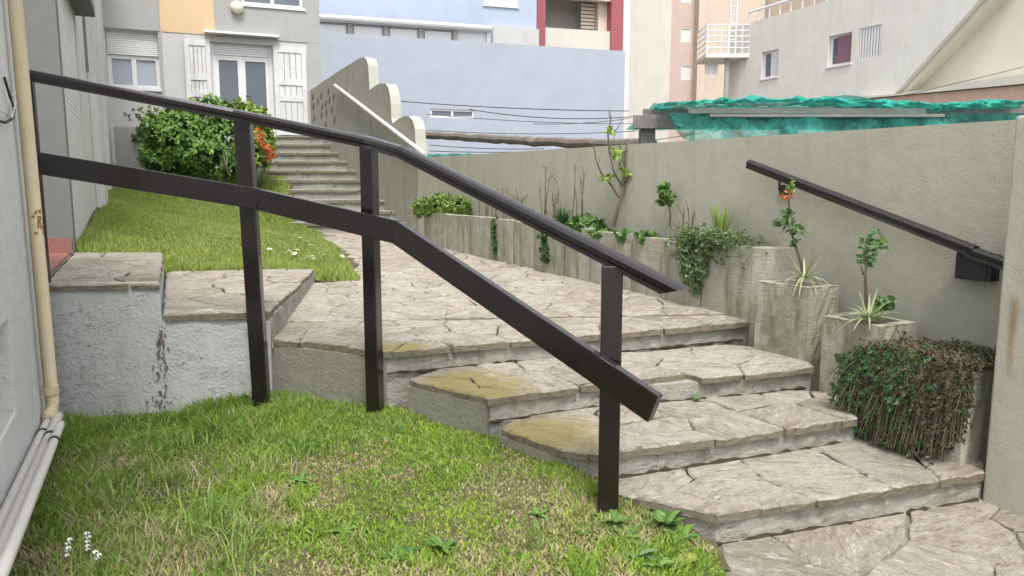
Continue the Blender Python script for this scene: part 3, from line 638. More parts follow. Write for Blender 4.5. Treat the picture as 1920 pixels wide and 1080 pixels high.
# ------------------------------------------------------------------ planters
def wallx(y): return RP[0] + (y - RP[1]) * RD[0] / RD[1]
FC = Vector((1.72, 5.29, 0)); FE = Vector((-1.40, 11.0, 0)); fd = (FE - FC).normalized(); fn = Vector((-fd.y, fd.x, 0)); fn = fn if fn.x < 0 else -fn
FP = (FC.x, FC.y)
lp = thing('long_planter', 'long low concrete planter of upright panels along the boundary wall', 'planter', (.3, 8, .6))
us = [1415, 1333, 1258, 1192, 1112, 1062, 1003, 962, 922, 876, 832, 790]
pts = [(V(u, 0, FP, fd[:2])) for u in us]; svals = [(Vector((p[0], p[1], 0)) - FC).dot(fd) for p in pts]; svals[0] = 0
ztop = lambda s: 1.075 + s * .017
for i in range(len(svals) - 1):
    a0, a1 = svals[i] + .009, svals[i + 1] - .009; offp = random.uniform(-.022, .022); bul = random.uniform(.008, .02)
    mb = MB(); n = 7; b = len(mb.v); lev = 6
    zt = ztop((a0 + a1) / 2) + random.uniform(-.02, .016)
    for l in range(lev):
        for j in range(n):
            t = j / (n - 1); p = FC + fd * (a0 + (a1 - a0) * t); q = fn * (offp + bul * math.sin(math.pi * t) ** .6 + random.uniform(-.003, .003)); pz = path_z(p.x, p.y) - .04
            mb.v.append((p.x + q.x, p.y + q.y, pz + (zt - pz) * l / (lev - 1) + (random.uniform(-.005, .005) if l == lev - 1 else 0)))
    for l in range(lev - 1):
        for j in range(n - 1): mb.f.append((b + l * n + j, b + l * n + j + 1, b + (l + 1) * n + j + 1, b + (l + 1) * n + j))
    m0 = len(mb.v)
    for j in range(n):
        t = j / (n - 1); p = FC + fd * (a0 + (a1 - a0) * t) - fn * .07; mb.v.append((p.x, p.y, zt + .003)); 
    top = b + (lev - 1) * n
    for j in range(n - 1): mb.f.append((top + j, top + j + 1, m0 + j + 1, m0 + j))
    m1 = len(mb.v)
    for j in range(n): x, y, z = mb.v[m0 + j]; mb.v.append((x, y, z - .6))
    for j in range(n - 1): mb.f.append((m0 + j, m0 + j + 1, m1 + j + 1, m1 + j))
    for side in (0, n - 1):
        mb.f.append(tuple([b + l * n + side for l in range(lev)] + [m0 + side, m1 + side]))
    mb.build('panel', M['concrete'], lp)
# near end panel, rear filling of earth
ex = wallx(5.42)
mb = MB(); mb.prism([(1.722, 5.285), (2.02, 5.25), (2.0, 5.34), (1.70, 5.36)], .3, 1.09); mb.build('end_panel', M['concrete'], lp, .01)
mb = MB(); fe = FC + fd * svals[-1]
mb.prism([(FC.x + .03, FC.y + .05), (wallx(5.3) - .01, 5.3), (wallx(fe.y + .3) - .01, fe.y + .3), (fe.x + .05, fe.y)], .3, lambda x, y: 1.03 + max(0, y - 5.3) * .018); mb.build('earth', M['soil'], lp)
def planter_box(name, label, fl, fr, br, bl, z0, z1, mat, wall_t=.06):
    ctr = [(fl[0] + fr[0] + br[0] + bl[0]) / 4, (fl[1] + fr[1] + br[1] + bl[1]) / 4]
    t = thing(name, label, 'planter', (ctr[0], ctr[1], z0)); t['group'] = 'square concrete planters stepping down beside the steps'
    out = [fl, fr, br, bl]; sc = 1 - wall_t * 2 / math.hypot(fr[0] - bl[0], fr[1] - bl[1]) * 1.3
    inn = [(ctr[0] + (x - ctr[0]) * sc, ctr[1] + (y - ctr[1]) * sc) for x, y in out]
    mb = MB(); b = 0
    for i in range(4):
        j = (i + 1) % 4; n = 8; m = 8
        bidx = len(mb.v)
        for l in range(m):
            for q in range(n + 1):
                x = out[i][0] + (out[j][0] - out[i][0]) * q / n; y = out[i][1] + (out[j][1] - out[i][1]) * q / n; k = 1 if 0 < q < n else 0
                mb.v.append((x + random.uniform(-.007, .007) * k, y + random.uniform(-.007, .007) * k, z0 + (z1 - z0) * l / (m - 1) + (random.uniform(-.006, .004) * k if l == m - 1 else 0)))
        for l in range(m - 1):
            for q in range(n): mb.f.append((bidx + l * (n + 1) + q, bidx + l * (n + 1) + q + 1, bidx + (l + 1) * (n + 1) + q + 1, bidx + (l + 1) * (n + 1) + q))
        mb.quad((*out[i], z1), (*out[j], z1), (*inn[j], z1 + .002), (*inn[i], z1 + .002)); mb.quad((*inn[i], z1 + .002), (*inn[j], z1 + .002), (*inn[j], z0 + .2), (*inn[i], z0 + .2))
    mb.build('planter_wall', mat, t)
    mb = MB(); mb.poly([(*p, z1 - .035) for p in inn]); mb.build('earth', M['soil'], t); return t, ctr
pA, cA = planter_box('square_planter', 'upper square concrete planter with a tall orange flowered geranium', (1.655, 4.975), (1.865, 4.60), (2.10, 4.72), (1.90, 5.09), S3 - .03, .885, M['concrete_b'])
pB, cB = planter_box('square_planter', 'lower square concrete planter next to the hanging dry creeper', (1.885, 4.43), (2.055, 4.065), (2.34, 4.22), (2.17, 4.58), S2 - .03, .738, M['concrete_b'])
pC, cC = planter_box('square_planter', 'lowest planter almost buried under hanging dry creeper', (1.96, 3.98), (2.215, 3.52), (2.50, 3.67), (2.27, 4.10), S1 - .03, .605, board_concrete('pale_planter', (.36, .35, .295), (.17, .17, .11), (.44, .43, .37)))
# ------------------------------------------------------------------ upper stairs and scalloped stair wall
us_ = thing('upper_stairs', 'flight of weathered grey steps climbing to the far house door', 'stairs', (-3.3, 14, .75))
stepn = 10
for i in range(stepn):
    y = 12.6 + .36 * i; z = path_z(-2.6, 12.6) + .185 * i; t = i / 9
    xl = Y(543 + (503 - 543) * t, 400, y)[0] - .25; xr = Y(785 + (600 - 785) * t, 400, y)[0] + .35
    if i: xl -= .1
    mb = MB(); mb.box(xl, xr, y + .03, y + (.5 if i < 9 else 2.2), z - .25, z + .13); so_ = mb.build('step', M['upstep'], us_)
    k = 4; cuts = [xl] + sorted(xl + (xr - xl) * (q + random.uniform(-.3, .3)) / k for q in range(1, k)) + [xr]
    for q in range(k):
        a, b = cuts[q] + .004, cuts[q + 1] - .004; m2 = MB(); pl = [(a, y - random.uniform(0, .012)), ((a + b) / 2, y - random.uniform(0, .015)), (b, y - random.uniform(0, .012)), (b, y + (.46 if i < 9 else 2.1)), (a, y + (.46 if i < 9 else 2.1))]
        stone_mesh(m2, pl, lambda x, yy: z + .185, .058, .14, .006); m2.build('tread', [M['upstep'], M['stone_edge']], so_)
FY = 16.3; PF = Y(545, 258, FY)
Q0 = (-1.59, 12.3); Q1 = V(583, 240, PF[:2], (.93, .366)); SD = (Q1[0] - Q0[0], Q1[1] - Q0[1])
SWl = Wall(Q0, SD, 1); SWl.N = SWl.N if SWl.N.x < 0 else -SWl.N
sw = thing('stair_wall', 'scalloped olive plaster side wall of the upper stairs with small dark cutouts', 'wall', (-2.4, 13.6, .7))
prf = [(782, 300), (779, 262), (778, 241), (774, 226), (767, 218), (758, 217), (747, 223), (736, 231), (734, 222), (733, 195), (731, 178), (728, 164), (723, 157), (713, 156), (703, 161), (693, 169), (692, 150), (690, 122), (687, 111), (682, 107), (674, 109), (640, 130), (610, 150), (582, 169)]
pp = [SWl.sz(u, v) for u, v in prf]; pp = [(pp[0][0], .4)] + pp + [(pp[-1][0], .4)]
mb = MB(); k = len(pp); f = [SWl.p(a, z, 0) for a, z in pp]; r = [SWl.p(a, z, -.19) for a, z in pp]
mb.poly(f); mb.poly(r[::-1]); mb.build('wall_panel', M['stairwall'], sw)
mb = MB()
for i in range(k): j = (i + 1) % k; mb.quad(f[i], f[j], r[j], r[i])
mb.build('lit_wall_edge', M['lit_edge'], sw)  # edges of the same wall, paler: light on them put into the colour
for (u, v) in ((587, 182), (588, 200), (590, 222), (596, 190), (602, 180), (604, 201), (603, 216), (611, 195), (612, 211), (616, 172), (618, 188), (622, 206), (627, 225), (610, 235), (626, 182)):
    a, z = SWl.sz(u, v); q = [(a + .045 * math.cos(t + .5), z + .075 * math.sin(t)) for t in (0, .9, 1.6, 2.4, 3.2, 4.1, 4.8, 5.5)]
    mb = MB(); mb.poly([SWl.p(x, y, .004) for x, y in q]); [mb.quad(SWl.p(*q[i], .0), SWl.p(*q[(i + 1) % 8], .0), SWl.p(*q[(i + 1) % 8], .004), SWl.p(*q[i], .004)) for i in range(8)]
    mb.build('cutout', M['darkwall'] if random.random() < .0 else M['iron'], sw)
wh = thing('metal_handrail', 'straight white metal handrail running down the scalloped stair wall', 'handrail', SWl.p(SWl.sz(700, 215)[0], SWl.sz(700, 215)[1], .1))
wN = SWl.P + SWl.N * .08
w0 = Vector(V(628, 160, wN[:2], SWl.D[:2])); w1 = Vector(V(795, 288, wN[:2], SWl.D[:2]))
mb = MB(); mb.tube([w0, w1], .036, 8); mb.build('rail', M['white'], wh, smooth=True)
for t in (.08, .5, .92):
    p = w0.lerp(w1, t); mb = MB(); mb.tube([p, p - SWl.N * .079 - Vector((0, 0, .06))], .012, 6); mb.build('bracket', M['white'], wh)
# ------------------------------------------------------------------ upper lawn
UL = [(-3.3, 6.9, .74), (-2.4, 6.98, .70), (-1.9, 7.1, .635), (B_[0], B_[1], .60), (Cc[0], Cc[1], path_z(0, Cc[1]) + .01), (-3.95, 12.9, 1.05), (-4.35, 13.6, 1.5), (-7.4, 13.6, 1.6), (-3.95, 6.6, .97), (-5.6, 10, 1.27), (-3.7, 9.2, .98), (-2.3, 9.0, .76)]
ul_z = tps(UL, .02)
ul_poly = [(-3.87, 6.55), (-3.09, 6.55), (-3.15, 6.83), (-1.9, 7.05), (B_[0], B_[1]), (Cc[0], Cc[1]), (-3.75, 12.7), (-4.3, 14.4), (-8.2, 15.3), (-5.7, 10.5)]
sheet('upper_lawn', ul_poly, ul_z, .12, M['lawnsoil'], 'upper lawn sloping from the porch slabs to the shrubs')
# ------------------------------------------------------------------ far house facade
FA = Wall(PF[:2], (.93, .366)); FA.N = FA.N if FA.N.y < 0 else -FA.N
fh = thing('apartment_building', 'pale house front with orange and grey paint bands and white shutters', 'building', (PF[0], PF[1], PF[2]))
aL, aR = FA.sz(150, 100)[0], FA.sz(600, 60)[0]
win = FA.rect(200, 58, 298, 165); door = FA.rect(398, 82, 513, 240); door = (door[0], door[1], PF[2] + .02, door[3]); upw = FA.rect(452, -30, 567, 12)
mb = FA.holes(MB(), aL, aR, .5, 6.6, [win, door, upw], .3); mb.build('wall', M['facade'], fh)
zb = FA.sz(400, 66)[1]
oa0, oa1 = FA.sz(300, 30)[0], FA.sz(402, 30)[0]
mb = MB(); FA.box(mb, oa0, oa1, zb, 6.5, .002, .012); mb.build('orange_panel', M['orange'], fh)
mb = MB(); FA.box(mb, aL, oa0 - .02, zb, 6.5, .002, .03); mb.build('grey_panel', M['greyband'], fh)
ua0, ua1, uz0, uz1 = upw
mb = MB(); FA.holes(mb, oa1 + .004, aR, zb - .02, 6.5, [upw], -.02); mb.build('grey_panel', M['greyband'], fh)
mb = MB(); FA.box(mb, FA.sz(575, 100)[0] + .02, aR, .6, zb - .025, .002, .02); mb.build('grey_panel', M['greyband'], fh)
window(FA, upw, fh, .1, 2, .06)
# left window with half-lowered roller shutter and curtains
wz = FA.sz(250, 103)[1]; a0, a1, z0, z1 = win
lw = window(FA, (a0, a1, z0, wz), fh, .16, 2, .07)
sh = MB(); z = wz
n_sl = 12
for i in range(n_sl): FA.box(sh, a0 + .01, a1 - .01, wz + (z1 - wz) * i / n_sl + .008, wz + (z1 - wz) * (i + 1) / n_sl, -.11, -.075)
sh.build('roller_shutter', M['white'], fh)
mb = MB(); FA.box(mb, a0, a1, z0, z1, -.29, -.28); mb.build('window_backing', M['greyband'], fh)
for (c0, c1) in ((a0 + .3, a0 + .42), (a0 + (a1 - a0) * .5, a1 - .15)):
    mb = MB(); n = 40
    for i in range(n):
        x0, x1 = c0 + (c1 - c0) * i / n, c0 + (c1 - c0) * (i + 1) / n; g0, g1 = -.2 + .02 * math.sin(i * 1.1), -.2 + .02 * math.sin((i + 1) * 1.1)
        mb.quad(FA.p(x0, z0 + .05, g0), FA.p(x1, z0 + .05, g1), FA.p(x1, wz, g1), FA.p(x0, wz, g0))
    mb.build('curtain', M['curtain'], fh)
t_ = NT('clear_glass'); t_.done((.55, .6, .68), .05, None, .6); t_.b.inputs['Alpha'].default_value = .45; M['clear'] = t_.m
for ch in lw.children:
    if ch.name.startswith('pane'): ch.data.materials[0] = M['clear']
mb = MB(); FA.box(mb, a1 + .02, a1 + .055, z0 - .15, z1, .004, .05); mb.build('gutter_pipe', M['greyband'], fh)
# double door
d0, d1, dz0, dz1 = door; dzm = FA.sz(455, 104)[1]
dr = MB(); FA.box(dr, d0, d0 + .07, dz0, dz1, -.16, -.08); FA.box(dr, d1 - .07, d1, dz0, dz1, -.16, -.08); FA.box(dr, d0 + .07, d1 - .07, dzm, dz1, -.20, -.12); dr.build('door_frame', M['white'], fh)
bxs = MB()
for i in range(5): FA.box(bxs, d0 + .08, d1 - .08, dzm + (dz1 - dzm) * i / 5 + .006, dzm + (dz1 - dzm) * (i + 1) / 5, -.119, -.10)
bxs.build('roller_shutter', M['white'], fh)
dm = FA.sz(455, 170)[0]
for (x0, x1) in ((d0 + .07, dm), (dm, d1 - .07)):
    mb = MB(); FA.box(mb, x0 + .003, x0 + .075, dz0, dzm - .01, -.15, -.09); FA.box(mb, x1 - .075, x1 - .003, dz0, dzm - .01, -.15, -.09); FA.box(mb, x0 + .075, x1 - .075, dz0, dz0 + .22, -.15, -.092); FA.box(mb, x0 + .075, x1 - .075, dzm - .1, dzm - .01, -.15, -.092)
    lf = mb.build('door', M['white'], fh); g_ = MB(); FA.box(g_, x0 + .065, x1 - .065, dz0 + .2, dzm - .09, -.13, -.12); g_.build('pane', M['door_glass'], lf)
p = FA.p(dm + .06, FA.sz(455, 178)[1], -.07); mb = MB(); mb.tube([p, p + FA.D * .1], .014, 6); mb.build('handle', M['iron'], lf)
# open white shutters, framed boards
for (u0, u1, v0, v1) in ((349, 397, 66, 233), (514, 574, 80, 236)):
    x0, x1 = FA.sz(u0, 150)[0], FA.sz(u1, 150)[0]; y1 = FA.sz((u0 + u1) / 2, (v0 + 8))[1]; y0 = PF[2] + .04; w = .09
    mb = MB(); FA.box(mb, x0, x0 + w, y0, y1, .03, .075); FA.box(mb, x1 - w, x1, y0, y1, .03, .075)
    for zc in (y0 + .07, y0 + (y1 - y0) * .42, y0 + (y1 - y0) * .60, y1 - .07): FA.box(mb, x0 + w, x1 - w, zc - .06, zc + .06, .03, .072)
    fr = mb.build('shutter', M['shutter'], fh); nb_ = 4
    for k in range(nb_): bb = MB(); FA.box(bb, x0 + w + (x1 - x0 - 2 * w) * k / nb_ + .005, x0 + w + (x1 - x0 - 2 * w) * (k + 1) / nb_ - .005, y0 + .05, y1 - .05, .035, .055); bb.build('board', M['shutter'], fr)
x0, x1 = FA.sz(383, 62)[0], FA.sz(522, 70)[0]; zc = FA.sz(450, 66)[1]
mb = MB(); FA.box(mb, x0, x1, zc - .02, zc + .025, .031, .2); mb.build('door_hood', M['white'], fh)
p = FA.p(FA.sz(444, 15)[0], FA.sz(444, 15)[1], .1); mb = MB(); mb.tube([p - FA.N * .09, p - FA.N * .03, p + FA.N * .02, p + FA.N * .06], [.11, .13, .12, .05], 14); mb.build('wall_lamp', plain('lamp_glass', (.66, .64, .50), .4, .05), fh, smooth=True)
mb = MB(); mb.box(-8.8, -4.05, 15.7, 15.9, 0, 1.2)
lw_ = thing('low_wall', 'low grey wall block between the left house and the big shrub', 'wall', Y(242, 320, 13.2))
a, b = Y(212, 236, 13.2), Y(270, 236, 13.2); mb = MB(); mb.box(a[0], b[0], 13.2, 13.45, .9, a[2]); mb.build('wall_block', M['greyband'], lw_, .02)
# ------------------------------------------------------------------ neighbouring buildings
def building(name, label, loc): return thing(name, label, 'building', loc)
# blue building: garden wall with little window, lean-to, upper storey
BW = Wall(Y(600, 66, 20)[:2], (.93, .30)); BW.N = BW.N if BW.N.y < 0 else -BW.N
bb = building('house', 'pale blue house with long plain wall and small two pane window', (0, 21, 0))
l0, l1 = BW.sz(560, 60)[0], BW.sz(1172, 95)[0]; zt0 = BW.sz(885, 78)[1]; sw_ = BW.rect(807, 205, 889, 221)
sw_ = (sw_[0], sw_[1], BW.sz(848, 221)[1], BW.sz(848, 205)[1])
mb = BW.holes(MB(), l0, l1, -.1, zt0, [sw_], .25); mb.build('wall', M['blue'], bb)
window(BW, sw_, bb, .08, 2, .05, sill=False)
mb = MB(); BW.box(mb, sw_[0], sw_[1], sw_[2], sw_[3], -.24, -.22); mb.build('window_backing', M['greyband'], bb)
U = Wall(Y(600, 40, 24)[:2], (.93, .30)); U.N = U.N if U.N.y < 0 else -U.N
u0, u1 = U.sz(540, 30)[0], U.sz(1006, 30)[0]; uw = (U.sz(908, 5)[0], U.sz(970, 5)[0], U.sz(940, 11)[1], U.sz(940, 11)[1] + 1.3)
mb = U.holes(MB(), u0, u1, 0, 12, [uw], .25); mb.build('wall', M['blue2'], bb)
window(U, uw, bb, .05, 2, .12, 'curtain')
mb = MB(); BW.box(mb, BW.sz(600, 60)[0], BW.sz(920, 70)[0], zt0 + .05, zt0 + .52, -1.4, -.9)
LT = Wall(BW.p(0, 0, -.35)[:2], (.93, .30)); LT.N = BW.N
x0, x1 = LT.sz(590, 40)[0], LT.sz(919, 60)[0]; zc = LT.sz(760, 66)[1]; zg = LT.sz(760, 46)[1]
for i in range(5):
    a0 = x0 + (x1 - x0) * i / 5; a1 = x0 + (x1 - x0) * (i + 1) / 5; mb = MB(); LT.box(mb, a0, a1, zt0 - .3, zg - .06, -.1, -.06); LT.box(mb, a1 - .1, a1, zt0 - .3, zg - .06, -.059, 0)
    fr = mb.build('window', M['greyband'] if i < 4 else M['white'], bb); m2 = MB(); LT.box(m2, a0 + .06, a1 - .16, zt0 - .25, zg - .12, -.055, -.045); m2.build('pane', M['white'], fr)
mb = MB(); LT.box(mb, x0, x1, zg - .06, zg + .03, -.12, .12); mb.tube([LT.p(x0, zg + .02, .16), LT.p(x1, zg + .02, .16)], .07, 8); mb.build('gutter', M['white'], bb)
mb = MB(); n = 70
for i in range(n):
    a0, a1 = x0 + (x1 - x0) * i / n, x0 + (x1 - x0) * (i + 1) / n; h0, h1 = .04 * (i % 2), .04 * ((i + 1) % 2); mb.quad(LT.p(a0, zg + .06 + h0, .14), LT.p(a1, zg + .06 + h1, .14), LT.p(a1, zg + .75 + h1, -3.4), LT.p(a0, zg + .75 + h0, -3.4))
mb.build('lean_to_roof', M['greyband'], bb)
mb = MB(); U.box(mb, U.sz(920, 70)[0], U.sz(1005, 70)[0], U.sz(960, 120)[1], U.sz(960, 55)[1], .02, .3); mb.build('parapet', M['facade'], bb)
# balcony block with maroon piers
BB = Wall(Y(1008, 60, 27)[:2], (.96, .28)); BB.N = BB.N if BB.N.y < 0 else -BB.N
bl = building('apartment_building', 'apartment block with recessed balcony between maroon piers', BB.p(2, 0))
m0, m1, m2_, m3 = [BB.sz(u, 60)[0] for u in (1005, 1021, 1144, 1166)]
for a, b in ((m0, m1), (m2_, m3)): mb = MB(); BB.box(mb, a, b, 0, 13, -1.5, .1); mb.build('pier', M['maroon'], bl)
bt = BB.sz(1080, 55)[1]
mb = MB(); BB.box(mb, m1, m2_, 0, bt, -.3, 0); BB.box(mb, m1, m2_, bt + 1.05, 13, -.3, 0); mb.build('wall', M['cream'], bl)
mb = MB(); BB.box(mb, m1, m2_, bt - .4, 13, -1.7, -1.5); mb.build('balcony_back', M['cream'], bl)
mb = MB(); BB.box(mb, BB.sz(1023, 40)[0], BB.sz(1095, 40)[0], bt - .3, bt + .62, -1.49, -1.45); mb.build('balcony_door', M['facade'], bl)
for k in range(8): mb = MB(); x = BB.sz(1100, 30)[0]; BB.box(mb, x, x + .55, bt + .04 + k * .13, bt + .13 + k * .13, -.6, -.55); mb.build('slat', M['tan'], bl)
mb = MB(); BB.box(mb, BB.sz(1128, 30)[0], m2_, 0, 13, -.9, -.31); mb.build('side_wall', M['tan'], bl)
# cream tower
CT = Wall(Y(1166, 100, 30)[:2], (.97, .2)); CT.N = CT.N if CT.N.y < 0 else -CT.N
ct = building('apartment_building', 'blank cream coloured tower wall right of the blue house', CT.p(1, 0))
c0, c1 = CT.sz(1168, 100)[0], CT.sz(1257, 100)[0]; mb = MB(); CT.box(mb, c0, c1, 0, 16, -4, 0); mb.build('wall', M['cream'], ct)
mb = MB(); CT.box(mb, c0 - .02, c0 + .25, 0, 16, .002, .05); mb.build('corner_strip', M['white'], ct)
# pink building
PK = Wall(Y(1250, 100, 34)[:2], (.98, .15)); PK.N = PK.N if PK.N.y < 0 else -PK.N
pk = building('apartment_building', 'pink apartment block with stacked white windows', PK.p(1, 0))
k0, k1, k2 = [PK.sz(u, 100)[0] for u in (1256, 1300, 1372)]
wins = []
for vt, vb in ((-22, 5), (52, 79), (122, 150)): r_ = PK.rect(1277, vt, 1297, vb); wins.append(r_)
mb = PK.holes(MB(), k0, k1, 0, 17, wins, .2); mb.build('wall', M['pink'], pk)
for h in wins: window(PK, h, pk, .06, 1, .05, 'white', sill=False)
mb = MB(); PK.box(mb, k1, k1 + .35, 0, 17, -.3, .5); mb.build('pier', M['tan'], pk)
h1 = PK.rect(1317, 120, 1342, 143)
mb = PK.holes(MB(), k1 + .36, k2 + 1.5, 0, 17, [h1], .2); mb.build('wall', M['tan'], pk); window(PK, h1, pk, .06, 1, .05, 'white', sill=False)
mb = MB(); PK.box(mb, h1[0] - .1, h1[1] + .1, h1[3] + .1, h1[3] + .2, .0, .3); mb.build('window_hood', M['pink'], pk)
# bone coloured building running towards us on the right
RB = Wall(Y(1440, 120, 28)[:2], (-.423, .906)); RB.N = -RB.N if RB.N.x > 0 else RB.N
rb = building('apartment_building', 'bone coloured building with cage balcony, ladder and sloping stair beam', RB.p(-2, 0))
def rr(u0, v0, u1, v1):
    a, b = RB.sz(u0, (v0 + v1) / 2)[0], RB.sz(u1, (v0 + v1) / 2)[0]; um = (u0 + u1) / 2; return (min(a, b), max(a, b), RB.sz(um, v1)[1], RB.sz(um, v0)[1])
w1, w2, w3 = rr(1428, 95, 1459, 146), rr(1553, 64, 1596, 122), rr(1610, 50, 1652, 108)
sA, sB = RB.sz(1362, 100)[0], RB.sz(1990, 100)[0]; zroof = RB.sz(1440, 33)[1]
mb = RB.holes(MB(), sB - 6, sA, 0, zroof, [w1, w2, w3], .35); mb.build('wall', M['bone'], rb)
for h, gm in ((w1, 'blue2'), (w2, 'maroon')):
    wf = window(RB, h, rb, .16, 2, .08, 'glass' if gm == 'blue2' else 'glass')
mb = MB(); RB.box(mb, w2[0], w2[0] + (w2[1] - w2[0]) * .68, w2[2] + .08, w2[3] - .06, -.10, -.09); mb.build('blind', plain('mauve_blind', (.20, .11, .14), .6, .1), rb)
n = 12
for i in range(n): mb = MB(); RB.box(mb, w1[0] + .03, w1[0] + (w1[1] - w1[0]) * .5, w1[2] + (w1[3] - w1[2]) * i / n + .015, w1[2] + (w1[3] - w1[2]) * (i + 1) / n, -.10, -.06); mb.build('slat', M['white'], rb)
for i in range(8): x = w3[0] + (w3[1] - w3[0]) * (i + .5) / 8; mb = MB(); RB.box(mb, x - .03, x + .03, w3[2], w3[3], -.1, -.02); mb.build('slat', M['white'], rb)
mb = MB(); RB.box(mb, w3[0], w3[1], w3[2], w3[3], -.34, -.32); mb.build('vent_backing', M['darkwall'], rb)
# terrace above with set-back wall and rail
mb = MB(); RB.box(mb, sB - 6, sA + 9, zroof - .3, zroof + 7, -5, -4.8); mb.build('terrace_wall', M['tan'], rb)
mb = MB(); RB.box(mb, RB.sz(1480, 10)[0] - .4, RB.sz(1480, 10)[0], zroof, zroof + 5, -2.5, -2.2); mb.build('column', M['white'], rb)
ra, rbb = RB.sz(1545, 10)[0], RB.sz(1400, 60)[0]
mb = MB(); mb.tube([RB.p(ra - 3, zroof + .42, -.1), RB.p(rbb, zroof + .42, -.1)], .05, 6)
for i in range(8): x = ra + (rbb - ra) * i / 7; mb.tube([RB.p(x, zroof, -.1), RB.p(x, zroof + .42, -.1)], .03, 5)
mb.build('terrace_rail', M['white'], rb)
# cage balcony
b0, b1 = RB.sz(1405, 100)[0], RB.sz(1352, 100)[0]; bz = RB.sz(1405, 100)[1]
Bk = Y(1367, 98, RB.p(b0, 0).y)
bx0, by0 = RB.p(b0, 0).x, RB.p(b0, 0).y
bal = MB(); xl = Y(1324, 100, by0)[0]; bal.box(xl, bx0 + .1, by0, by0 + 1.6, bz - .15, bz); bal.build('balcony_slab', M['bone'], rb)
cg = MB(); hgt = 1.05
for i in range(7): x = xl + .03 + (bx0 - xl - .03) * i / 6; cg.tube([(x, by0 + .05, bz), (x, by0 + .05, bz + hgt)], .022 if i % 3 else .035, 5)
for j in range(5): z = bz + hgt * (j + 1) / 5; cg.tube([(xl + .03, by0 + .05, z), (bx0, by0 + .05, z)], .022, 5); cg.tube([(xl + .03, by0 + .05, z), (xl + .03, by0 + 1.5, z)], .022, 5)
for i in range(5): y = by0 + .05 + 1.45 * i / 4; cg.tube([(xl + .03, y, bz), (xl + .03, y, bz + hgt)], .02, 5)
cg.build('balcony_rail', M['white'], rb)
ld = MB(); x0, x1 = Y(1368, 60, by0 + .5)[0], Y(1380, 60, by0 + .5)[0]
for x in (x0, x1): ld.tube([(x, by0 + .5, bz), (x, by0 + .5, bz + 4.5)], .035, 5)
for i in range(14): z = bz + .3 * (i + 1); ld.tube([(x0, by0 + .5, z), (x1, by0 + .5, z)], .022, 5)
ld.build('ladder', M['white'], rb)
x = Y(1362, 150, by0 + .3)[0]; mb = MB(); mb.tube([(x, by0 + .3, 0), (x, by0 + .3, bz - .16)], .09, 6); mb.build('drain_pipe', M['greyband'], rb)
# sloping stair beam and the sandy wall in front of it
SB = Wall(Y(1700, 150, 19)[:2], (-.423, .906)); SB.N = -SB.N if SB.N.x > 0 else SB.N
def quadwall(W_, px, d0, d1):
    mb = MB(); q = [W_.sz(u, v) for u, v in px]; f = [W_.p(a, z, d1) for a, z in q]; r_ = [W_.p(a, z, d0) for a, z in q]; mb.poly(f); mb.poly(r_[::-1]); k = len(q)
    for i in range(k): j = (i + 1) % k; mb.quad(f[i], f[j], r_[j], r_[i])
    return mb
quadwall(SB, [(1618, 178), (1678, 182), (1880, -40), (1815, -40)], -.4, .12).build('stair_beam', M['bone'], rb)
quadwall(SB, [(1679, 182), (1690, 180), (1896, -40), (1881, -40)], -.5, -.06).build('shaded_beam_edge', M['sand'], rb)  # soffit strip, its shade put in with a darker paint
sg = building('house', 'sand coloured gable wall at the far right with pale ledge', SB.p(-6, 0))
quadwall(SB, [(1683, 176), (1990, 150), (1990, -60), (1897, -60)], -.9, -.45).build('wall', M['sand'], sg)
SG = Wall(SB.p(0, 0, .3)[:2], SB.D[:2]); SG.N = SB.N
quadwall(SG, [(1560, 190), (1990, 150), (1990, 128), (1680, 176), (1575, 184)], -.6, .0).build('ledge', M['cream'], sg)
quadwall(SG, [(1560, 250), (1990, 250), (1990, 152), (1560, 191)], -.6, -.1).build('lower_wall', M['terracotta'], sg)
# ------------------------------------------------------------------ neighbour's pergola with teal netting
pg = thing('pergola', 'weathered timber pergola behind the boundary wall', 'pergola', Y(1214, 270, 8.7))
YA, YB = 8.7, 8.0
def pgp(u, v, back=0): t = (u - 1187) / (1920 - 1187); p = Y(u, v, YA + (YB - YA) * t + back); return Vector(p)
def beam(name, a, b, h, d, mat): 
    a, b = Vector(a), Vector(b); x = (b - a); s = Vector((x.y, -x.x, 0)).normalized(); mb = MB(); up = Vector((0, 0, 1)); mb.obox((a + b) / 2, x / 2, s * d, up * h); return mb.build(name, mat, pg, .006)
beam('beam', pgp(1187, 229), pgp(1960, 229), .075, .05, M['oldwood'])
beam('beam', pgp(1205, 212, .35), pgp(1960, 206, .35), .045, .05, M['oldwood'])
p = pgp(1214, 240, .1); mb = MB(); mb.box(p.x - .085, p.x + .085, p.y - .06, p.y + .1, 0, p.z - .012); mb.build('post', M['oldwood'], pg, .01)
for q in (1480, 1760): p = pgp(q, 240, .1); mb = MB(); mb.box(p.x - .08, p.x + .08, p.y - .06, p.y + .1, 0, p.z - .02); mb.build('post', M['oldwood'], pg, .01)
beam('board', pgp(1290, 208, -.10), pgp(1735, 209, -.10), .03, .03, M['palewood'])
beam('board', pgp(1330, 217, -.14), pgp(1770, 217, -.14), .016, .03, M['palewood'])
nt_ = thing('shade_net', 'crumpled teal shade netting draped over the pergola beams', 'net', pgp(1550, 200))
def cloth(mb, us, fv, back, vs_):
    n = len(us); m = len(vs_); b = len(mb.v)
    for j, q in enumerate(vs_):
        for i, u in enumerate(us): mb.v.append(tuple(fv(u, q)))
    for j in range(m - 1):
        for i in range(n - 1): mb.f.append((b + j * n + i, b + j * n + i + 1, b + (j + 1) * n + i + 1, b + (j + 1) * n + i))
us2 = np.linspace(1232, 1935, 320)
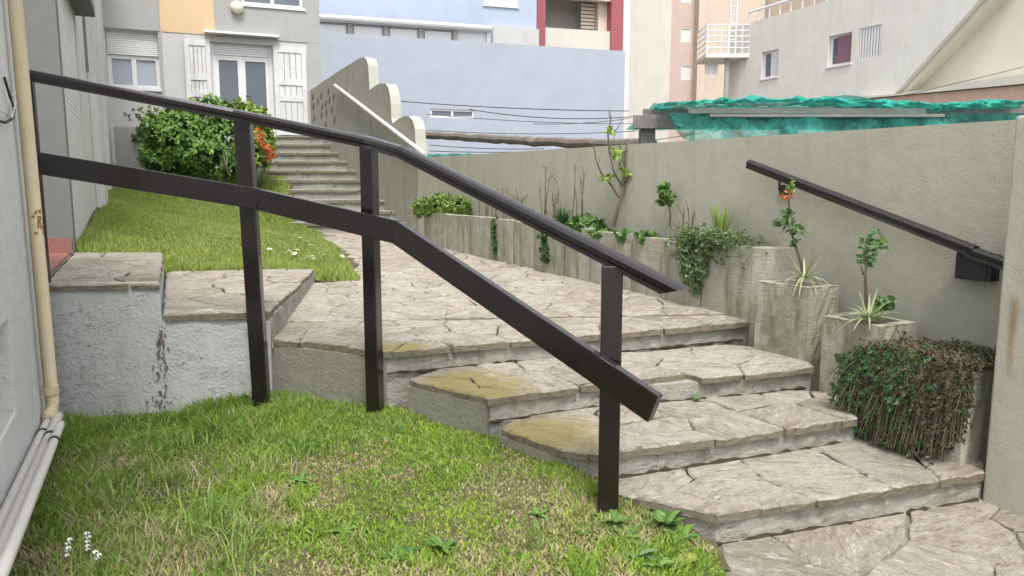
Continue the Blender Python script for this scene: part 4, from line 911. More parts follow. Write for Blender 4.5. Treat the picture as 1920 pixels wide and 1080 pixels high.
def roll(u, q):    # bunched roll on the top of the frame, q is the angle round it
    r = 4 + 7 * vn(u, 0, .02, 5) * min(1, (u - 1200) / 200) + 5 * vn(u, 3, .06, 6); top = 202 - 9 * (u - 1232) / 700 - 5 * math.sin((u - 1232) / 140) + 5 * max(0, math.sin((u - 1500) / 120))
    k = .45 + .8 * vn(u + 25 * q, q * 1.5, .045, 7) + .4 * vn(u - 40 * q, q * 3, .11, 9); p = pgp(u, top - r * .75 * math.sin(q) * k); p.y += -.12 + .22 * math.cos(q) * k + .05 * vn(u, q, .2, 8); return p
mb = MB(); cloth(mb, us2, roll, 0, np.linspace(-.4, 3.6, 16)); mb.build('rolled_net', M['net'], nt_, smooth=True)
us3 = np.linspace(1242, 1935, 220)
def hang(u, q):
    sag = 1 - math.exp(-max(0, u - 1242) / 28); v0 = 214; v1 = 222 + 60 * sag
    p = pgp(u, v0 + (v1 - v0) * q); fold = vn(u + 40 * q, q * 3, .035, 2) + .6 * vn(u - 60 * q, q * 5, .09, 3) + .3 * vn(u + 90 * q, q * 6, .2, 6); p.y += -.07 - .20 * fold * (.25 + q); return p
mb = MB(); cloth(mb, us3, hang, 0, np.linspace(0, 1, 22)); mb.build('hanging_net', M['net_thin'], nt_, smooth=True)
def topnet(u, q):
    p = pgp(u, 205); p.y += .2 + 2.2 * q; p.z += .04 + .03 * vn(u, q * 9, .05, 4) - .1 * q + .12 * max(0, math.sin((u - 1480) / 70)) * math.exp(-q * 3) ; return p
mb = MB(); cloth(mb, us2, topnet, 0, np.linspace(0, 1, 10)); mb.build('top_net', M['net'], nt_, smooth=True)
lg = thing('log_beam', 'sagging rough log spanning above the boundary wall in front of the blue house', 'log', Y(1000, 262, 11))
mb = MB(); path_ = []; rad = []
for i in range(40):
    t = i / 39; u = 770 + (1225 - 770) * t; y = 14 - 5.2 * t; v = 250 + 22 * t - 4 * math.sin(math.pi * t) * 0 + (4 * math.sin(t * 3.14)); p = Y(u, v, y); path_.append((p[0], p[1] + .02 * random.random(), p[2] + .012 * random.uniform(-1, 1))); rad.append(.062 + .012 * random.random())
mb.tube(path_, rad, 9); mb.build('trunk', M['log'], lg)
n2 = thing('green_tarp', 'strip of teal netting lying behind the far end of the boundary wall', 'net', Y(870, 292, 12.5))
mb = MB(); cloth(mb, np.linspace(795, 950, 40), lambda u, q: Vector(Y(u, 287 + 14 * q + 3 * vn(u, q, .09, 4), 12.9 - .004 * (u - 795) * 3 + .1 * vn(u, q * 7, .1, 2))), 0, np.linspace(0, 1, 5)); mb.build('net_sheet', M['net'], n2, smooth=True)
cb = [((752, 190, 15), (1180, 208, 15), 4), ((880, 205, 16), (1250, 212, 15), 14), ((800, 214, 15), (1190, 232, 14), 5), ((1000, 232, 14), (1180, 222, 14), 4), ((800, 244, 14), (1190, 246, 13), 6), ((805, 272, 13), (1020, 279, 12), 3), ((805, 283, 13), (1010, 284, 12), 2), ((1230, 262, 12), (1920, 125, 14), 10)]
for i, (a, b, sag) in enumerate(cb):
    mb = MB(); pts_ = []
    for k in range(17): t = k / 16; pts_.append(Y(a[0] + (b[0] - a[0]) * t, a[1] + (b[1] - a[1]) * t + sag * 4 * t * (1 - t), a[2] + (b[2] - a[2]) * t))
    mb.tube(pts_, .009 if i < 2 else .006, 5); o = mb.build('cable', M['cable'])
    lab = ['thick black cable crossing the blue wall above the small window', 'black cable drooping deepest across the right of the blue wall', 'thin cable crossing the blue wall just right of the small window', 'short thin cable on the right half of the blue wall', 'thin cable just above the rough log', 'upper thin cable below the log by the stair wall', 'lower thin cable below the log by the stair wall', 'thin cable rising to the right in front of the bone coloured building'][i]
    tag(o, lab, 'cable', 'overhead cables')
# ------------------------------------------------------------------ vegetation helpers
GREEN = dict(bush=((.035, .10, .02), (.19, .32, .065)), fern=((.08, .17, .03), (.20, .30, .07)), dark=((.025, .075, .025), (.08, .16, .05)), lime=((.14, .24, .04), (.30, .40, .09)), grey=((.07, .10, .06), (.14, .18, .11)), mid=((.05, .13, .03), (.15, .25, .06)), dry=((.04, .036, .022), (.15, .125, .08)))
def lerp3(a, b, t): return tuple(x + (y - x) * t for x, y in zip(a, b))
def leaf(mb, base, d, up, L, w, col, droop=.25, seg=2):
    d = d.normalized(); s = d.cross(up)
    if s.length < 1e-4: s = d.cross(Vector((1, 0, 0)))
    s.normalize(); nrm = s.cross(d).normalized(); n = len(mb.v); pts = [base]
    if seg == 1:
        m = base + d * L * .5 - nrm * droop * L * .1; t = base + d * L - nrm * droop * L
        mb.v += [tuple(base), tuple(m + s * w), tuple(t), tuple(m - s * w)]; mb.f += [(n, n + 1, n + 2), (n, n + 2, n + 3)]; mb.c += [col] * 4
    else:
        m = base + d * L * .35 + nrm * w * .3; m2 = base + d * L * .75 - nrm * droop * L * .35; t = base + d * L - nrm * droop * L
        mb.v += [tuple(base), tuple(m + s * w - nrm * w * .35), tuple(m), tuple(m - s * w - nrm * w * .35), tuple(m2 + s * w * .75), tuple(m2 - nrm * w * .2), tuple(m2 - s * w * .75), tuple(t)]
        mb.f += [(n, n + 1, n + 2), (n, n + 2, n + 3), (n + 1, n + 4, n + 5, n + 2), (n + 2, n + 5, n + 6, n + 3), (n + 4, n + 7, n + 5), (n + 5, n + 7, n + 6)]; mb.c += [col] * 8
def rv(): 
    v = rng.normal(size=3); v /= np.linalg.norm(v); return Vector(v)
def rosette(mb, p, out, n, L, w, pal, bright=0):
    for k in range(n):
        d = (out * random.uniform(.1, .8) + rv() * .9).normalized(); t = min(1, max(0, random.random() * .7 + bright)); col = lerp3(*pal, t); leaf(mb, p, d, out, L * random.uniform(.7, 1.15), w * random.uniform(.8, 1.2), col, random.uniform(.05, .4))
def bush(name, label, cat, lobes, n, L, w, pal, leaves=8, group=None, base=None, stem=True, loc=None, bright=True):
    t = thing(name, label, cat, loc or (lobes[0][0][0], lobes[0][0][1], base or lobes[0][0][2])); mb = MB()
    vol = [r[0] * r[1] * r[2] for _, r in lobes]; tot = sum(vol)
    for (c, r), v in zip(lobes, vol):
        for _ in range(max(4, int(n * v / tot))):
            d = rv(); q = random.uniform(.55, 1.04) ** .6; p = Vector((c[0] + d.x * r[0] * q, c[1] + d.y * r[1] * q, c[2] + d.z * r[2] * q))
            if base and p.z < base: continue
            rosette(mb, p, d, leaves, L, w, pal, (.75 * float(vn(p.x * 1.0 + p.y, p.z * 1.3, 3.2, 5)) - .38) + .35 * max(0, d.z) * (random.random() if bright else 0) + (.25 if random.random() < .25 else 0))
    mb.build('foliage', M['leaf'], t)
    if stem and base:
        mb = MB()
        for (c, r) in lobes:
            b = Vector((lobes[0][0][0] + random.uniform(-.1, .1), lobes[0][0][1], base - .05)); e = Vector(c)
            mb.tube([b, b.lerp(e, .5) + rv() * .05, e], [.03, .022, .01], 6)
            for _ in range(5): d = rv(); mb.tube([e, e + Vector((d.x * r[0], d.y * r[1], d.z * r[2])) * .7], [.009, .004], 5)
        mb.build('stem', M['stem'], t)
    return t
def lobes_px(items): return [(Y(u, v, y), (rw / F * y, rw / F * y * .8, rh / F * y)) for u, v, y, rw, rh in items]
# big shrub, flowering shrub, dry shrub, spiky tuft in front of the far house
bush('shrub', 'big rounded green shrub in front of the far house door', 'shrub', lobes_px([(345, 275, 13.0, 70, 62), (300, 255, 13.2, 42, 40), (395, 225, 13.3, 50, 40), (385, 295, 12.7, 48, 45), (430, 270, 13.2, 45, 60), (305, 305, 12.8, 40, 32), (350, 215, 13.3, 45, 25)]), 1150, .105, .026, GREEN['bush'], 8, base=1.42)
fs = bush('flowering_shrub', 'green shrub with orange flower heads beside the upper stairs', 'shrub', lobes_px([(470, 230, 13.6, 36, 30), (485, 262, 13.4, 30, 45), (475, 295, 13.2, 30, 28), (455, 210, 13.8, 28, 18)]), 420, .10, .028, GREEN['lime'], 7, base=1.5)
for (u, v) in ((487, 258), (490, 268), (504, 280), (509, 288), (500, 276), (484, 248), (505, 296)):
    c = Vector(Y(u, v, 13.0)); mb = MB()
    for k in range(26): d = rv(); mb_c = lerp3((.62, .13, .04), (.75, .30, .14), random.random()); leaf(mb, c + d * .02, d, Vector((0, 0, 1)), .085, .018, mb_c, .2, 1)
    mb.build('flower_head', M['petal'], fs)
bush('dry_shrub', 'small reddish brown shrub against the low grey wall', 'shrub', lobes_px([(262, 218, 13.6, 24, 12), (285, 212, 13.7, 22, 12)]), 40, .07, .014, ((.14, .10, .06), (.22, .23, .09)), 7, base=2.2, stem=False)
def spiky(name, label, cat, c, n, L, w, pal, spread=.8, group=None, parts=False, up=.9):
    t = thing(name, label, cat, c, group); c = Vector(c); mb = MB()
    for k in range(n):
        a = random.uniform(0, 6.283); s = random.uniform(.1, spread); d = Vector((math.cos(a) * s, math.sin(a) * s, up)).normalized(); l = L * random.uniform(.6, 1.1); col = lerp3(*pal, random.random()); m = mb if not parts else MB()
        side = Vector((-math.sin(a), math.cos(a), 0)); dr = random.uniform(.2, .7) * s * (1.6 if parts else 1); b = len(m.v); K = 5
        for i in range(K + 1):
            q = i / K; p = c + d * (l * q) - Vector((0, 0, dr * l * q * q)); ww = w * (1 - q) ** .6 * (1 if q > .05 else .7); cc = lerp3(col, (.42, .44, .30), .6) if parts and i > 0 else col
            m.v += [tuple(p - side * ww), tuple(p + side * ww)]; m.c += [cc, cc]
        for i in range(K): m.f.append((b + 2 * i, b + 2 * i + 1, b + 2 * i + 3, b + 2 * i + 2))
        if parts: m.build('leaf', M['leaf'], t)
    if mb.v: mb.build('foliage', M['leaf'], t)
    return t
spiky('spiky_plant', 'grey green spiky tuft at the foot of the flowering shrub', 'plant', Y(486, 352, 12.9), 130, .42, .012, GREEN['grey'], .8)
spiky('spiky_plant', 'bright narrow leaved tuft poking from the big shrub beside the railing post', 'plant', Y(425, 322, 12.4), 30, .40, .010, ((.12, .17, .06), (.25, .30, .16)), .9)
# plants of the long planter
def bed(u, v, y): return Y(u, v, y)
def onbed(u, t=.5):     # a point on the planter's earth, t from front to wall
    f_ = V(u, 420, FP, fd[:2]); w_ = V(u, 420, RP, RD); x = f_[0] + (w_[0] - f_[0]) * t; y = f_[1] + (w_[1] - f_[1]) * t; return (x, y, 1.03 + (y - 5.3) * .018)
o = onbed(830, .35); lb = lambda o, items: [((o[0] + dx, o[1] + dy, o[2] + dz), (a, b, c)) for dx, dy, dz, a, b, c in items]
bush('fern_clump', 'soft bright green clump at the far end of the long planter', 'plant', lb(o, [(0, 0, .13, .26, .22, .16), (-.25, .25, .10, .2, .2, .13), (.22, -.25, .12, .22, .2, .14)]), 330, .075, .013, GREEN['fern'], 9, base=o[2] - .02, stem=False)
def stalks(name, label, u0, u1, n, h, group=None):
    o = onbed((u0 + u1) / 2, .5); t = thing(name, label, 'plant', o, group)
    for k in range(n):
        mb = MB(); p = Vector(onbed(random.uniform(u0, u1), random.uniform(.3, .7))); l = h * random.uniform(.5, 1.1); e = p + Vector((random.uniform(-.12, .12) * l, random.uniform(-.08, .08) * l, l)); m = p.lerp(e, .55) + rv() * .02; mb.tube([p - Vector((0, 0, .03)), m, e], [.007, .005, .003], 5)
        for _ in range(random.randint(1, 4)): q = m.lerp(e, random.random()); mb.tube([q, q + Vector((random.uniform(-.08, .08), random.uniform(-.04, .04), random.uniform(.04, .13)))], [.004, .002], 4)
        mb.build('stem', M['stem'], t)
    return t
stalks('dry_stalks', 'bare brown stalks between the soft green clump and the sword leaved clump', 900, 985, 16, .42)
stalks('dry_stalks', 'thin bare stalks rising behind the sword leaved clump', 1015, 1095, 12, .62)
o = onbed(1055, .4); spiky('sword_plant', 'dark sword leaved clump in the middle of the long planter', 'plant', o, 90, .30, .011, GREEN['dark'], .7)
bush('leafy_plant', 'low round leaved plant beside the sword leaved clump', 'plant', lb(onbed(1098, .3), [(0, 0, .06, .16, .12, .10)]), 70, .075, .028, GREEN['mid'], 7, base=1.0, stem=False)
bush('ground_cover', 'low green creeping leaves along the planter edge below the bare shrub', 'plant', lb(onbed(1180, .25), [(0, 0, .02, .12, .10, .05), (.12, -.22, .02, .1, .1, .05), (-.2, .35, .02, .14, .1, .05)]), 90, .05, .015, GREEN['mid'], 6, base=1.0, stem=False)
def twiggy(name, label, pts, pal, leafspots, L=.06, w=.022, n=9, cat='plant', stemmat='stem', leafparts=False):
    """stems as lists of (pixel u, v) at one distance, leaves in clumps"""
    y = pts[0]; b = Y(*pts[1][0][:2], y); t = thing(name, label, cat, b); mb = MB()
    for st_ in pts[1:]:
        q = [Vector(Y(u, v, y)) + Vector((0, random.uniform(-.02, .02), 0)) for u, v, *_ in st_]; r0 = st_[0][2] if len(st_[0]) > 2 else .008; k = len(q); mb.tube(q, [r0 * (1 - .65 * i / (k - 1)) for i in range(k)], 6)
    mb.build('stem', M[stemmat], t)
    m = MB()
    for (u, v, r, cnt) in leafspots:
        c = Vector(Y(u, v, y)); rr_ = r / F * y
        for _ in range(cnt): d = rv(); p = c + Vector((d.x, d.y * .8, d.z)) * rr_ * random.uniform(.2, 1); rosette(m, p, d, n if n < 4 else random.randint(3, n), L, w, pal, .15)
    if m.v: m.build('foliage', M['leaf'], t)
    return t
ob = onbed(1150, .6)
twiggy('bare_shrub', 'tall half bare shrub with sparse green leaves standing in the long planter', [ob[1], [(1150, 425, .022), (1158, 390), (1165, 370), (1172, 345), (1172, 300), (1178, 262)], [(1163, 372, .014), (1145, 345), (1128, 325), (1118, 300), (1112, 268)], [(1168, 350, .012), (1150, 320), (1143, 285), (1140, 250), (1146, 222), (1142, 205)], [(1172, 340, .010), (1184, 310), (1178, 280)], [(1143, 282, .006), (1155, 245), (1168, 222)], [(1128, 325, .006), (1122, 310), (1127, 285)], [(1146, 225, .004), (1140, 212)]], GREEN['lime'],
       [(1160, 288, 16, 9), (1146, 245, 7, 4), (1182, 328, 15, 8), (1140, 335, 12, 3), (1165, 322, 14, 4), (1128, 330, 9, 2)], .06, .018, 4, 'shrub')
o = onbed(1250, .6); twiggy('seedling_tree', 'small sapling with one leafy tuft right of the bare shrub', [o[1], [(1256, 428, .010), (1256, 400), (1252, 375), (1248, 360)], [(1254, 385, .005), (1262, 368)]], GREEN['mid'], [(1247, 362, 17, 16), (1255, 375, 10, 6)], .06, .024, 6)
stalks('dry_stalks', 'two thin bare stalks to the right of the small sapling', 1268, 1295, 4, .28)
o = onbed(1352, .45); spiky('tall_grass', 'tall bright grass tuft growing out of the trailing creeper', 'plant', o, 70, .40, .007, GREEN['lime'], .35)
m = bpy.data.objects
# trailing creeper over the planter edge
def trailing(name, label, spots, n, L, w, pal, loc, stems=True, out=None):
    t = thing(name, label, 'plant', loc); mb = MB(); sb = MB()
    for (p0, p1, rad, cnt) in spots:
        p0, p1 = Vector(p0), Vector(p1)
        for _ in range(cnt):
            p = p0.lerp(p1, random.random()) + rv() * rad * random.uniform(.1, 1); rosette(mb, p, (rv() + (out or Vector((-.5, -.6, .3)))).normalized(), n, L, w, pal, random.random() * .25)
        if stems:
            for _ in range(max(2, cnt // 12)): a = p0 + rv() * rad * .8; b = p1 + rv() * rad * .8; sb.tube([a, a.lerp(b, .5) + rv() * .02, b], [.004, .003, .002], 4)
    mb.build('foliage', M['leaf'], t)
    if sb.v: sb.build('stem', M['green_stem'], t)
    return t
def fp(u, v, d=.03): p = V(u, v, (FC + fn * d)[:2], fd[:2]); return p
trailing('trailing_creeper', 'small leaved creeper spilling over the near end of the long planter', [(onbed(1285, .3), onbed(1410, .4), .19, 760), (fp(1285, 438), fp(1375, 450), .085, 330), (fp(1290, 450), fp(1300, 530), .11, 560), (fp(1325, 455), fp(1318, 510), .07, 240), (fp(1303, 510), fp(1306, 548), .04, 70)], 6, .026, .0065, ((.09, .16, .07), (.24, .33, .16)), onbed(1330, .3))
trailing('ivy_strip', 'narrow dark creeper strip hanging down the left part of the long planter', [(fp(926, 412), fp(930, 478), .05, 60)], 6, .04, .013, GREEN['dark'], fp(928, 478))
trailing('ivy_strip', 'dark creeper strip on the long planter beneath the top rail', [(fp(1018, 440), fp(1026, 490), .06, 70)], 6, .04, .013, GREEN['dark'], fp(1022, 492))
# geraniums and spider plants in the square planters
gA = twiggy('geranium', 'tall leggy geranium with an orange flower in the upper square planter', [4.86, [(1508, 520, .011), (1502, 490), (1494, 465), (1486, 440), (1484, 410), (1480, 380), (1478, 352)], [(1490, 450, .006), (1478, 425), (1470, 410)], [(1488, 440, .005), (1500, 425)]], GREEN['mid'], [], .05, .02, 5)
def round_leaves(t, spots, y, size, pal, cnt):
    for (u, v, r, c_) in spots:
        c = Vector(Y(u, v, y)); R_ = r / F * y
        for _ in range(c_):
            d = rv(); p = c + Vector((d.x, d.y * .7, d.z)) * R_ * random.uniform(.3, 1); nrm = (Vector((-.2, -.7, .6)) + rv() * .7).normalized(); a = nrm.cross(Vector((0, 0, 1))).normalized(); b = nrm.cross(a); s = size * random.uniform(.7, 1.15); m = MB(); col = lerp3(*pal, random.random())
            m.v.append(tuple(p - nrm * s * .25)); m.c.append(col)
            for k in range(10): th = .3 + (6.283 - .6) * k / 9; q = s * (1 + .10 * (-1) ** k); m.v.append(tuple(p + a * math.cos(th) * q + b * math.sin(th) * q + nrm * .1 * s * random.uniform(-1, 1))); m.c.append(lerp3(col, pal[1], .3))
            m.f += [(0, k + 1, k + 2) for k in range(9)]; m.build('leaf', M['leaf'], t)
round_leaves(gA, [(1467, 420, 19, 22), (1495, 435, 20, 24), (1480, 400, 14, 9), (1487, 452, 12, 8)], 4.86, .022, ((.045, .10, .03), (.12, .21, .07)), 0)
round_leaves(gA, [(1482, 348, 13, 13)], 4.86, .022, ((.16, .25, .05), (.26, .36, .09)), 0)
c = Vector(Y(1476, 366, 4.84)); mb = MB()
for k in range(60): d = rv(); d.z *= .6; leaf(mb, c + Vector((d.x * .03, d.y * .02, d.z * .02)), d, Vector((0, 0, 1)), .028, .009, lerp3((.50, .17, .06), (.62, .32, .15), random.random()), .2, 1)
mb.build('flower_head', M['petal'], gA)
gB = twiggy('geranium', 'stubby geranium with one leafy crown in the lower square planter', [4.28, [(1627, 590, .012), (1622, 550), (1620, 520), (1622, 495), (1630, 470)], [(1621, 515, .006), (1612, 498)]], GREEN['mid'], [], .05, .02, 5)
round_leaves(gB, [(1635, 457, 28, 44), (1625, 485, 20, 22)], 4.28, .020, ((.04, .10, .03), (.11, .20, .06)), 0)
gC = thing('leafy_plant', 'low dark leafy plant behind the spider plant in the lower square planter', 'plant', Y(1655, 598, 4.3))
round_leaves(gC, [(1660, 570, 20, 22), (1640, 585, 14, 8)], 4.3, .023, ((.03, .085, .02), (.08, .16, .04)), 0)
spiky('spider_plant', 'variegated spider plant at the foot of the orange flowered geranium', 'plant', Y(1508, 522, 4.74), 30, .25, .008, GREEN['lime'], 1.0, None, True, .42)
spiky('spider_plant', 'variegated spider plant in the lower square planter', 'plant', Y(1628, 598, 4.16), 34, .24, .008, GREEN['lime'], 1.0, None, True, .38)
# dry creeper over the lowest planter
dc = thing('dry_creeper', 'mass of half dead creeper hanging over the lowest planter', 'plant', (2.1, 3.75, .15))
mbL = MB(); mbS = MB()
fl, fr, br, bl_ = Vector((1.96, 3.98, 0)), Vector((2.215, 3.52, 0)), Vector((2.50, 3.67, 0)), Vector((2.27, 4.10, 0))
outn = Vector((-.875, -.485, 0)); 
for k in range(1100):
    t = random.random(); q = random.random(); p = fl.lerp(fr, t * 1.02 - .03) + (bl_ - fl) * q * .95; z0 = .61 + .06 * vn(p.x, p.y, 6, 1)
    p1 = Vector((p.x, p.y, z0)) + rv() * .02; d = rv(); d.z = abs(d.z) * .4; e = p1 + d * .10; mbS.tube([p1, p1.lerp(e, .5) + Vector((0, 0, .02)), e], [.0028, .0022, .0015], 3, False)
    if k % 2 == 0: rosette(mbL, e, Vector((0, 0, 1)), 4, .022, .006, GREEN['dry'] if random.random() < .6 else GREEN['mid'], 0)
for k in range(2300):
    t = random.random() ** .8; a = fl.lerp(fr, t * 1.10 - .05); thick = (.04 + .10 * vn(t * 4, 1, 1, 3)) * (1.25 - .7 * t); L_ = random.uniform(.08, .50) * (.85 + .15 * math.sin(math.pi * min(1, max(0, t)))) * (1 if t < .9 else .8)
    b = a + outn * random.uniform(.01, thick); z = .62; p0 = Vector((b.x, b.y, z + random.uniform(-.03, .03))); sway = Vector((random.uniform(-.05, .05), random.uniform(-.05, .05), 0)) + outn * random.uniform(0, .07) + (fl - fr).normalized() * random.uniform(0, .13) * (1 - t * .8)
    p1 = p0 + sway * .6 + Vector((0, 0, -L_ * .5)); p2 = p0 + sway + Vector((0, 0, -min(L_, .455)))
    mbS.tube([p0, p1, p2], [.003, .0025, .0016], 3, False)
    for _ in range(5):
        q = random.random(); pp_ = p0.lerp(p1, q) if random.random() < .5 else p1.lerp(p2, q); green = (t < .68 and random.random() < .72) or random.random() < .12 ; zz_ = random.choice((.4, .55, .7, 1, 1.5)); rosette(mbL, pp_, outn, 3, .025 * zz_, .0065 * zz_, GREEN['dark'] if green else GREEN['dry'], .1)
mbL.build('foliage', M['leaf'], dc); mbS.build('stem', plain('dry_twig', (.15, .12, .09), .9, .4, 30, .1), dc)
# ------------------------------------------------------------------ grass
def grass(name, label, px, py, zf, h, w, cols, lean=.5, seed=1):
    n = len(px); r = np.random.default_rng(seed); z = zf(px, py) - .006 + .012 * (vn(px, py, 6, 3) + vn(px, py, 15, 4) - 1)
    a = r.uniform(0, 6.283, n); la = r.uniform(0, 6.283, n); ln = h * lean * r.uniform(.2, 1.3, n); dx, dy = np.cos(a) * w, np.sin(a) * w; lx, ly = np.cos(la) * ln, np.sin(la) * ln
    v = np.zeros((n, 5, 3)); hz = np.sqrt(np.maximum(h * h - (ln * .8) ** 2, (.25 * h) ** 2))
    v[:, 0] = np.c_[px - dx, py - dy, z]; v[:, 1] = np.c_[px + dx, py + dy, z]
    mx, my, mz = px + lx * .3, py + ly * .3, z + hz * .6
    v[:, 2] = np.c_[mx - dx * .75, my - dy * .75, mz]; v[:, 3] = np.c_[mx + dx * .75, my + dy * .75, mz]; v[:, 4] = np.c_[px + lx, py + ly, z + hz]
    i = np.arange(n) * 5
    loops = np.c_[i, i + 1, i + 3, i + 2, i + 2, i + 3, i + 4].ravel().astype(np.int32)
    me = bpy.data.meshes.new(name); me.vertices.add(n * 5); me.vertices.foreach_set('co', v.ravel().astype(np.float32)); me.loops.add(n * 7); me.loops.foreach_set('vertex_index', loops)
    me.polygons.add(n * 2); st_ = np.c_[np.arange(n) * 7, np.arange(n) * 7 + 4].ravel().astype(np.int32); me.polygons.foreach_set('loop_start', st_)
    me.update(calc_edges=True); at = me.attributes.new('tint', 'FLOAT_COLOR', 'POINT'); cc = np.repeat(np.c_[cols, np.ones(n)], 5, axis=0); at.data.foreach_set('color', cc.ravel().astype(np.float32))
    me.materials.append(M['blade']); o = bpy.data.objects.new(name, me); C.objects.link(o); return tag(o, label, None, None, 'stuff')
def mixc(a, b, t): return np.asarray(a)[None, :] * (1 - t[:, None]) + np.asarray(b)[None, :] * t[:, None]
def scatter(poly, n, seed):
    r = np.random.default_rng(seed); xs = [p[0] for p in poly]; ys = [p[1] for p in poly]; x = r.uniform(min(xs), max(xs), n * 3); y = r.uniform(min(ys), max(ys), n * 3); k = inside(x, y, poly); return x[k][:n], y[k][:n], r
vis = [(-2.70, 4.28), (-2.15, 4.44), (-1.52, 4.62), (-.75, 4.30), (-.58, 4.15), (-.07, 3.76), (.34, 3.36), (.47, 3.18), (.85, 2.95), (.82, 2.62), (.76, 2.0), (-1.55, 2.0)]
x, y, r = scatter(vis, 175000, 3)
dry = np.clip((vn(x, y, 2.3, 11) * .45 + vn(x, y, 7.5, 12) * .55 - .46) * 6, 0, 1) * np.clip((3.95 - y) * 1.6, 0, 1); lush = np.clip((vn(x, y, 3.2, 21) - .45) * 4, 0, 1)
keep = r.random(len(x)) > dry * .25; x, y, dry, lush = x[keep], y[keep], dry[keep], lush[keep]; n = len(x)
left = np.clip((-.9 - x) * 1.3, 0, 1); wallp = np.clip(1 - (4.45 - .35 * np.abs(x + 1.5) - y) * 2.2, 0, 1) * (x < -.3)
h = (.018 + .018 * lush + .014 * wallp + .034 * left * lush) * r.uniform(.5, 1.5, n) * (1 - .1 * dry)
cg_ = mixc((.10, .22, .03), (.36, .48, .075), r.random(n) * .6 + .4 * vn(x, y, 4, 31)); cg_ = cg_ * (1 - .35 * left[:, None]) + np.array((.10, .19, .04)) * .35 * left[:, None]
straw = mixc((.33, .28, .15), (.52, .46, .28), r.random(n)); isdry = r.random(n) < (.08 + .58 * dry); cg_[isdry] = straw[isdry]
grass('grass', 'patchy green and straw coloured grass of the lower lawn', x, y, lawn_z, h, .0034 + .002 * r.random(n), cg_, 1.05, 5)
# long unmown tufts on the left and by the wall
tx, ty, tn = [], [], []
rr2 = np.random.default_rng(17)
cent = [(-1.9, 3.55), (-1.75, 3.75), (-1.6, 3.3), (-1.55, 2.75), (-1.35, 2.62), (-1.2, 2.9), (-1.75, 3.0), (-1.45, 2.5), (-.9, 2.5), (-1.3, 3.75), (-2.3, 4.2), (-2.0, 4.25), (-1.4, 4.3), (-1.0, 4.2), (-.65, 4.05), (.35, 3.2), (.55, 3.02), (-.2, 3.65), (-1.05, 2.7), (-2.05, 3.3)]
for (cx, cy) in cent: k = 150; tx.append(cx + rr2.normal(0, .085, k)); ty.append(cy + rr2.normal(0, .075, k))
for _ in range(40):
    cx, cy = rr2.uniform(-1.6, .75), rr2.uniform(2.4, 4.2); k = int(rr2.integers(30, 80)); tx.append(cx + rr2.normal(0, .035, k)); ty.append(cy + rr2.normal(0, .03, k))
tx = np.concatenate(tx); ty = np.concatenate(ty); k = inside(tx, ty, vis); tx, ty = tx[k], ty[k]; n = len(tx)
grass('long_grass', 'long unmown grass tufts near the left house and the wall foot', tx, ty, lawn_z, rr2.uniform(.05, .14, n) * np.where(tx < -.95, 1, .5), .0026 + .001 * rr2.random(n), mixc((.12, .22, .04), (.32, .42, .12), rr2.random(n)), .95, 8)
k = 2200; x = rr2.uniform(-2.2, -1.0, k); y = rr2.uniform(2.3, 3.5, k); kk = inside(x, y, vis) & (vn(x, y, 4, 51) > .45); x, y = x[kk], y[kk]; n = len(x)
grass('dead_grass', 'dead straw coloured grass by the white pipes', x, y, lawn_z, rr2.uniform(.05, .12, n), .0024 + .001 * rr2.random(n), mixc((.30, .25, .15), (.52, .46, .30), rr2.random(n)), 1.1, 9)
x, y, r = scatter([(p[0], p[1]) for p in ul_poly], 150000, 5); n = len(x); pt_ = vn(x, y, 1.2, 3) * .6 + vn(x, y, 4, 4) * .4
h = (.04 + .035 * pt_) * r.uniform(.6, 1.4, n)
edge = np.clip(1 - (y - 7.0) * 1.4, 0, 1); h = h * (1 + .5 * edge)
grass('upper_grass', 'bright even grass of the upper lawn', x, y, ul_z, h, .0045 + .002 * r.random(n), mixc((.18, .27, .055), (.42, .48, .14), np.clip(r.random(n) * .6 + .5 * pt_ - .1, 0, 1)), .6, 6)
# daisies in the upper lawn
dm_ = None
for k in range(46):
    for _ in range(60):
        u, v = random.uniform(240, 660), random.choice([random.gauss(450, 14), random.uniform(425, 500)])
        p = Z(u, v, .8)
        for _ in range(8): p = Z(u, v, float(ul_z(np.array(p[0]), np.array(p[1]))))
        if 6.9 < p[1] < 10.5 and inside(np.array([p[0]]), np.array([p[1]]), ul_poly)[0]: break
    else: continue
    if dm_ is None:
        mb = MB()
        for q in range(9): a = 6.283 * q / 9; d = Vector((math.cos(a), math.sin(a), .15)); leaf(mb, d * .006, d, Vector((0, 0, 1)), .026, .008, (.78, .78, .74), .1, 1)
        s = len(mb.v); mb.v += [(.009 * math.cos(a), .009 * math.sin(a), .008) for a in (0, 1.05, 2.1, 3.14, 4.2, 5.2)]; mb.f.append(tuple(range(s, s + 6))); mb.c += [(.6, .42, .05)] * 6
        mb.tube([(0, 0, -.07), (0, 0, .002)], .0016, 4); mb.c += [(.1, .16, .04)] * 8
        dm_ = mb.build('daisy', M['petal']); o = dm_
    else: o = dm_.copy(); C.objects.link(o)
    o.location = (p[0], p[1], p[2] + .085); o.rotation_euler = (random.uniform(-.1, .6), random.uniform(-.3, .3), random.uniform(0, 6)); tag(o, 'tiny white daisy in the upper lawn', 'flower', 'daisies in the upper lawn')
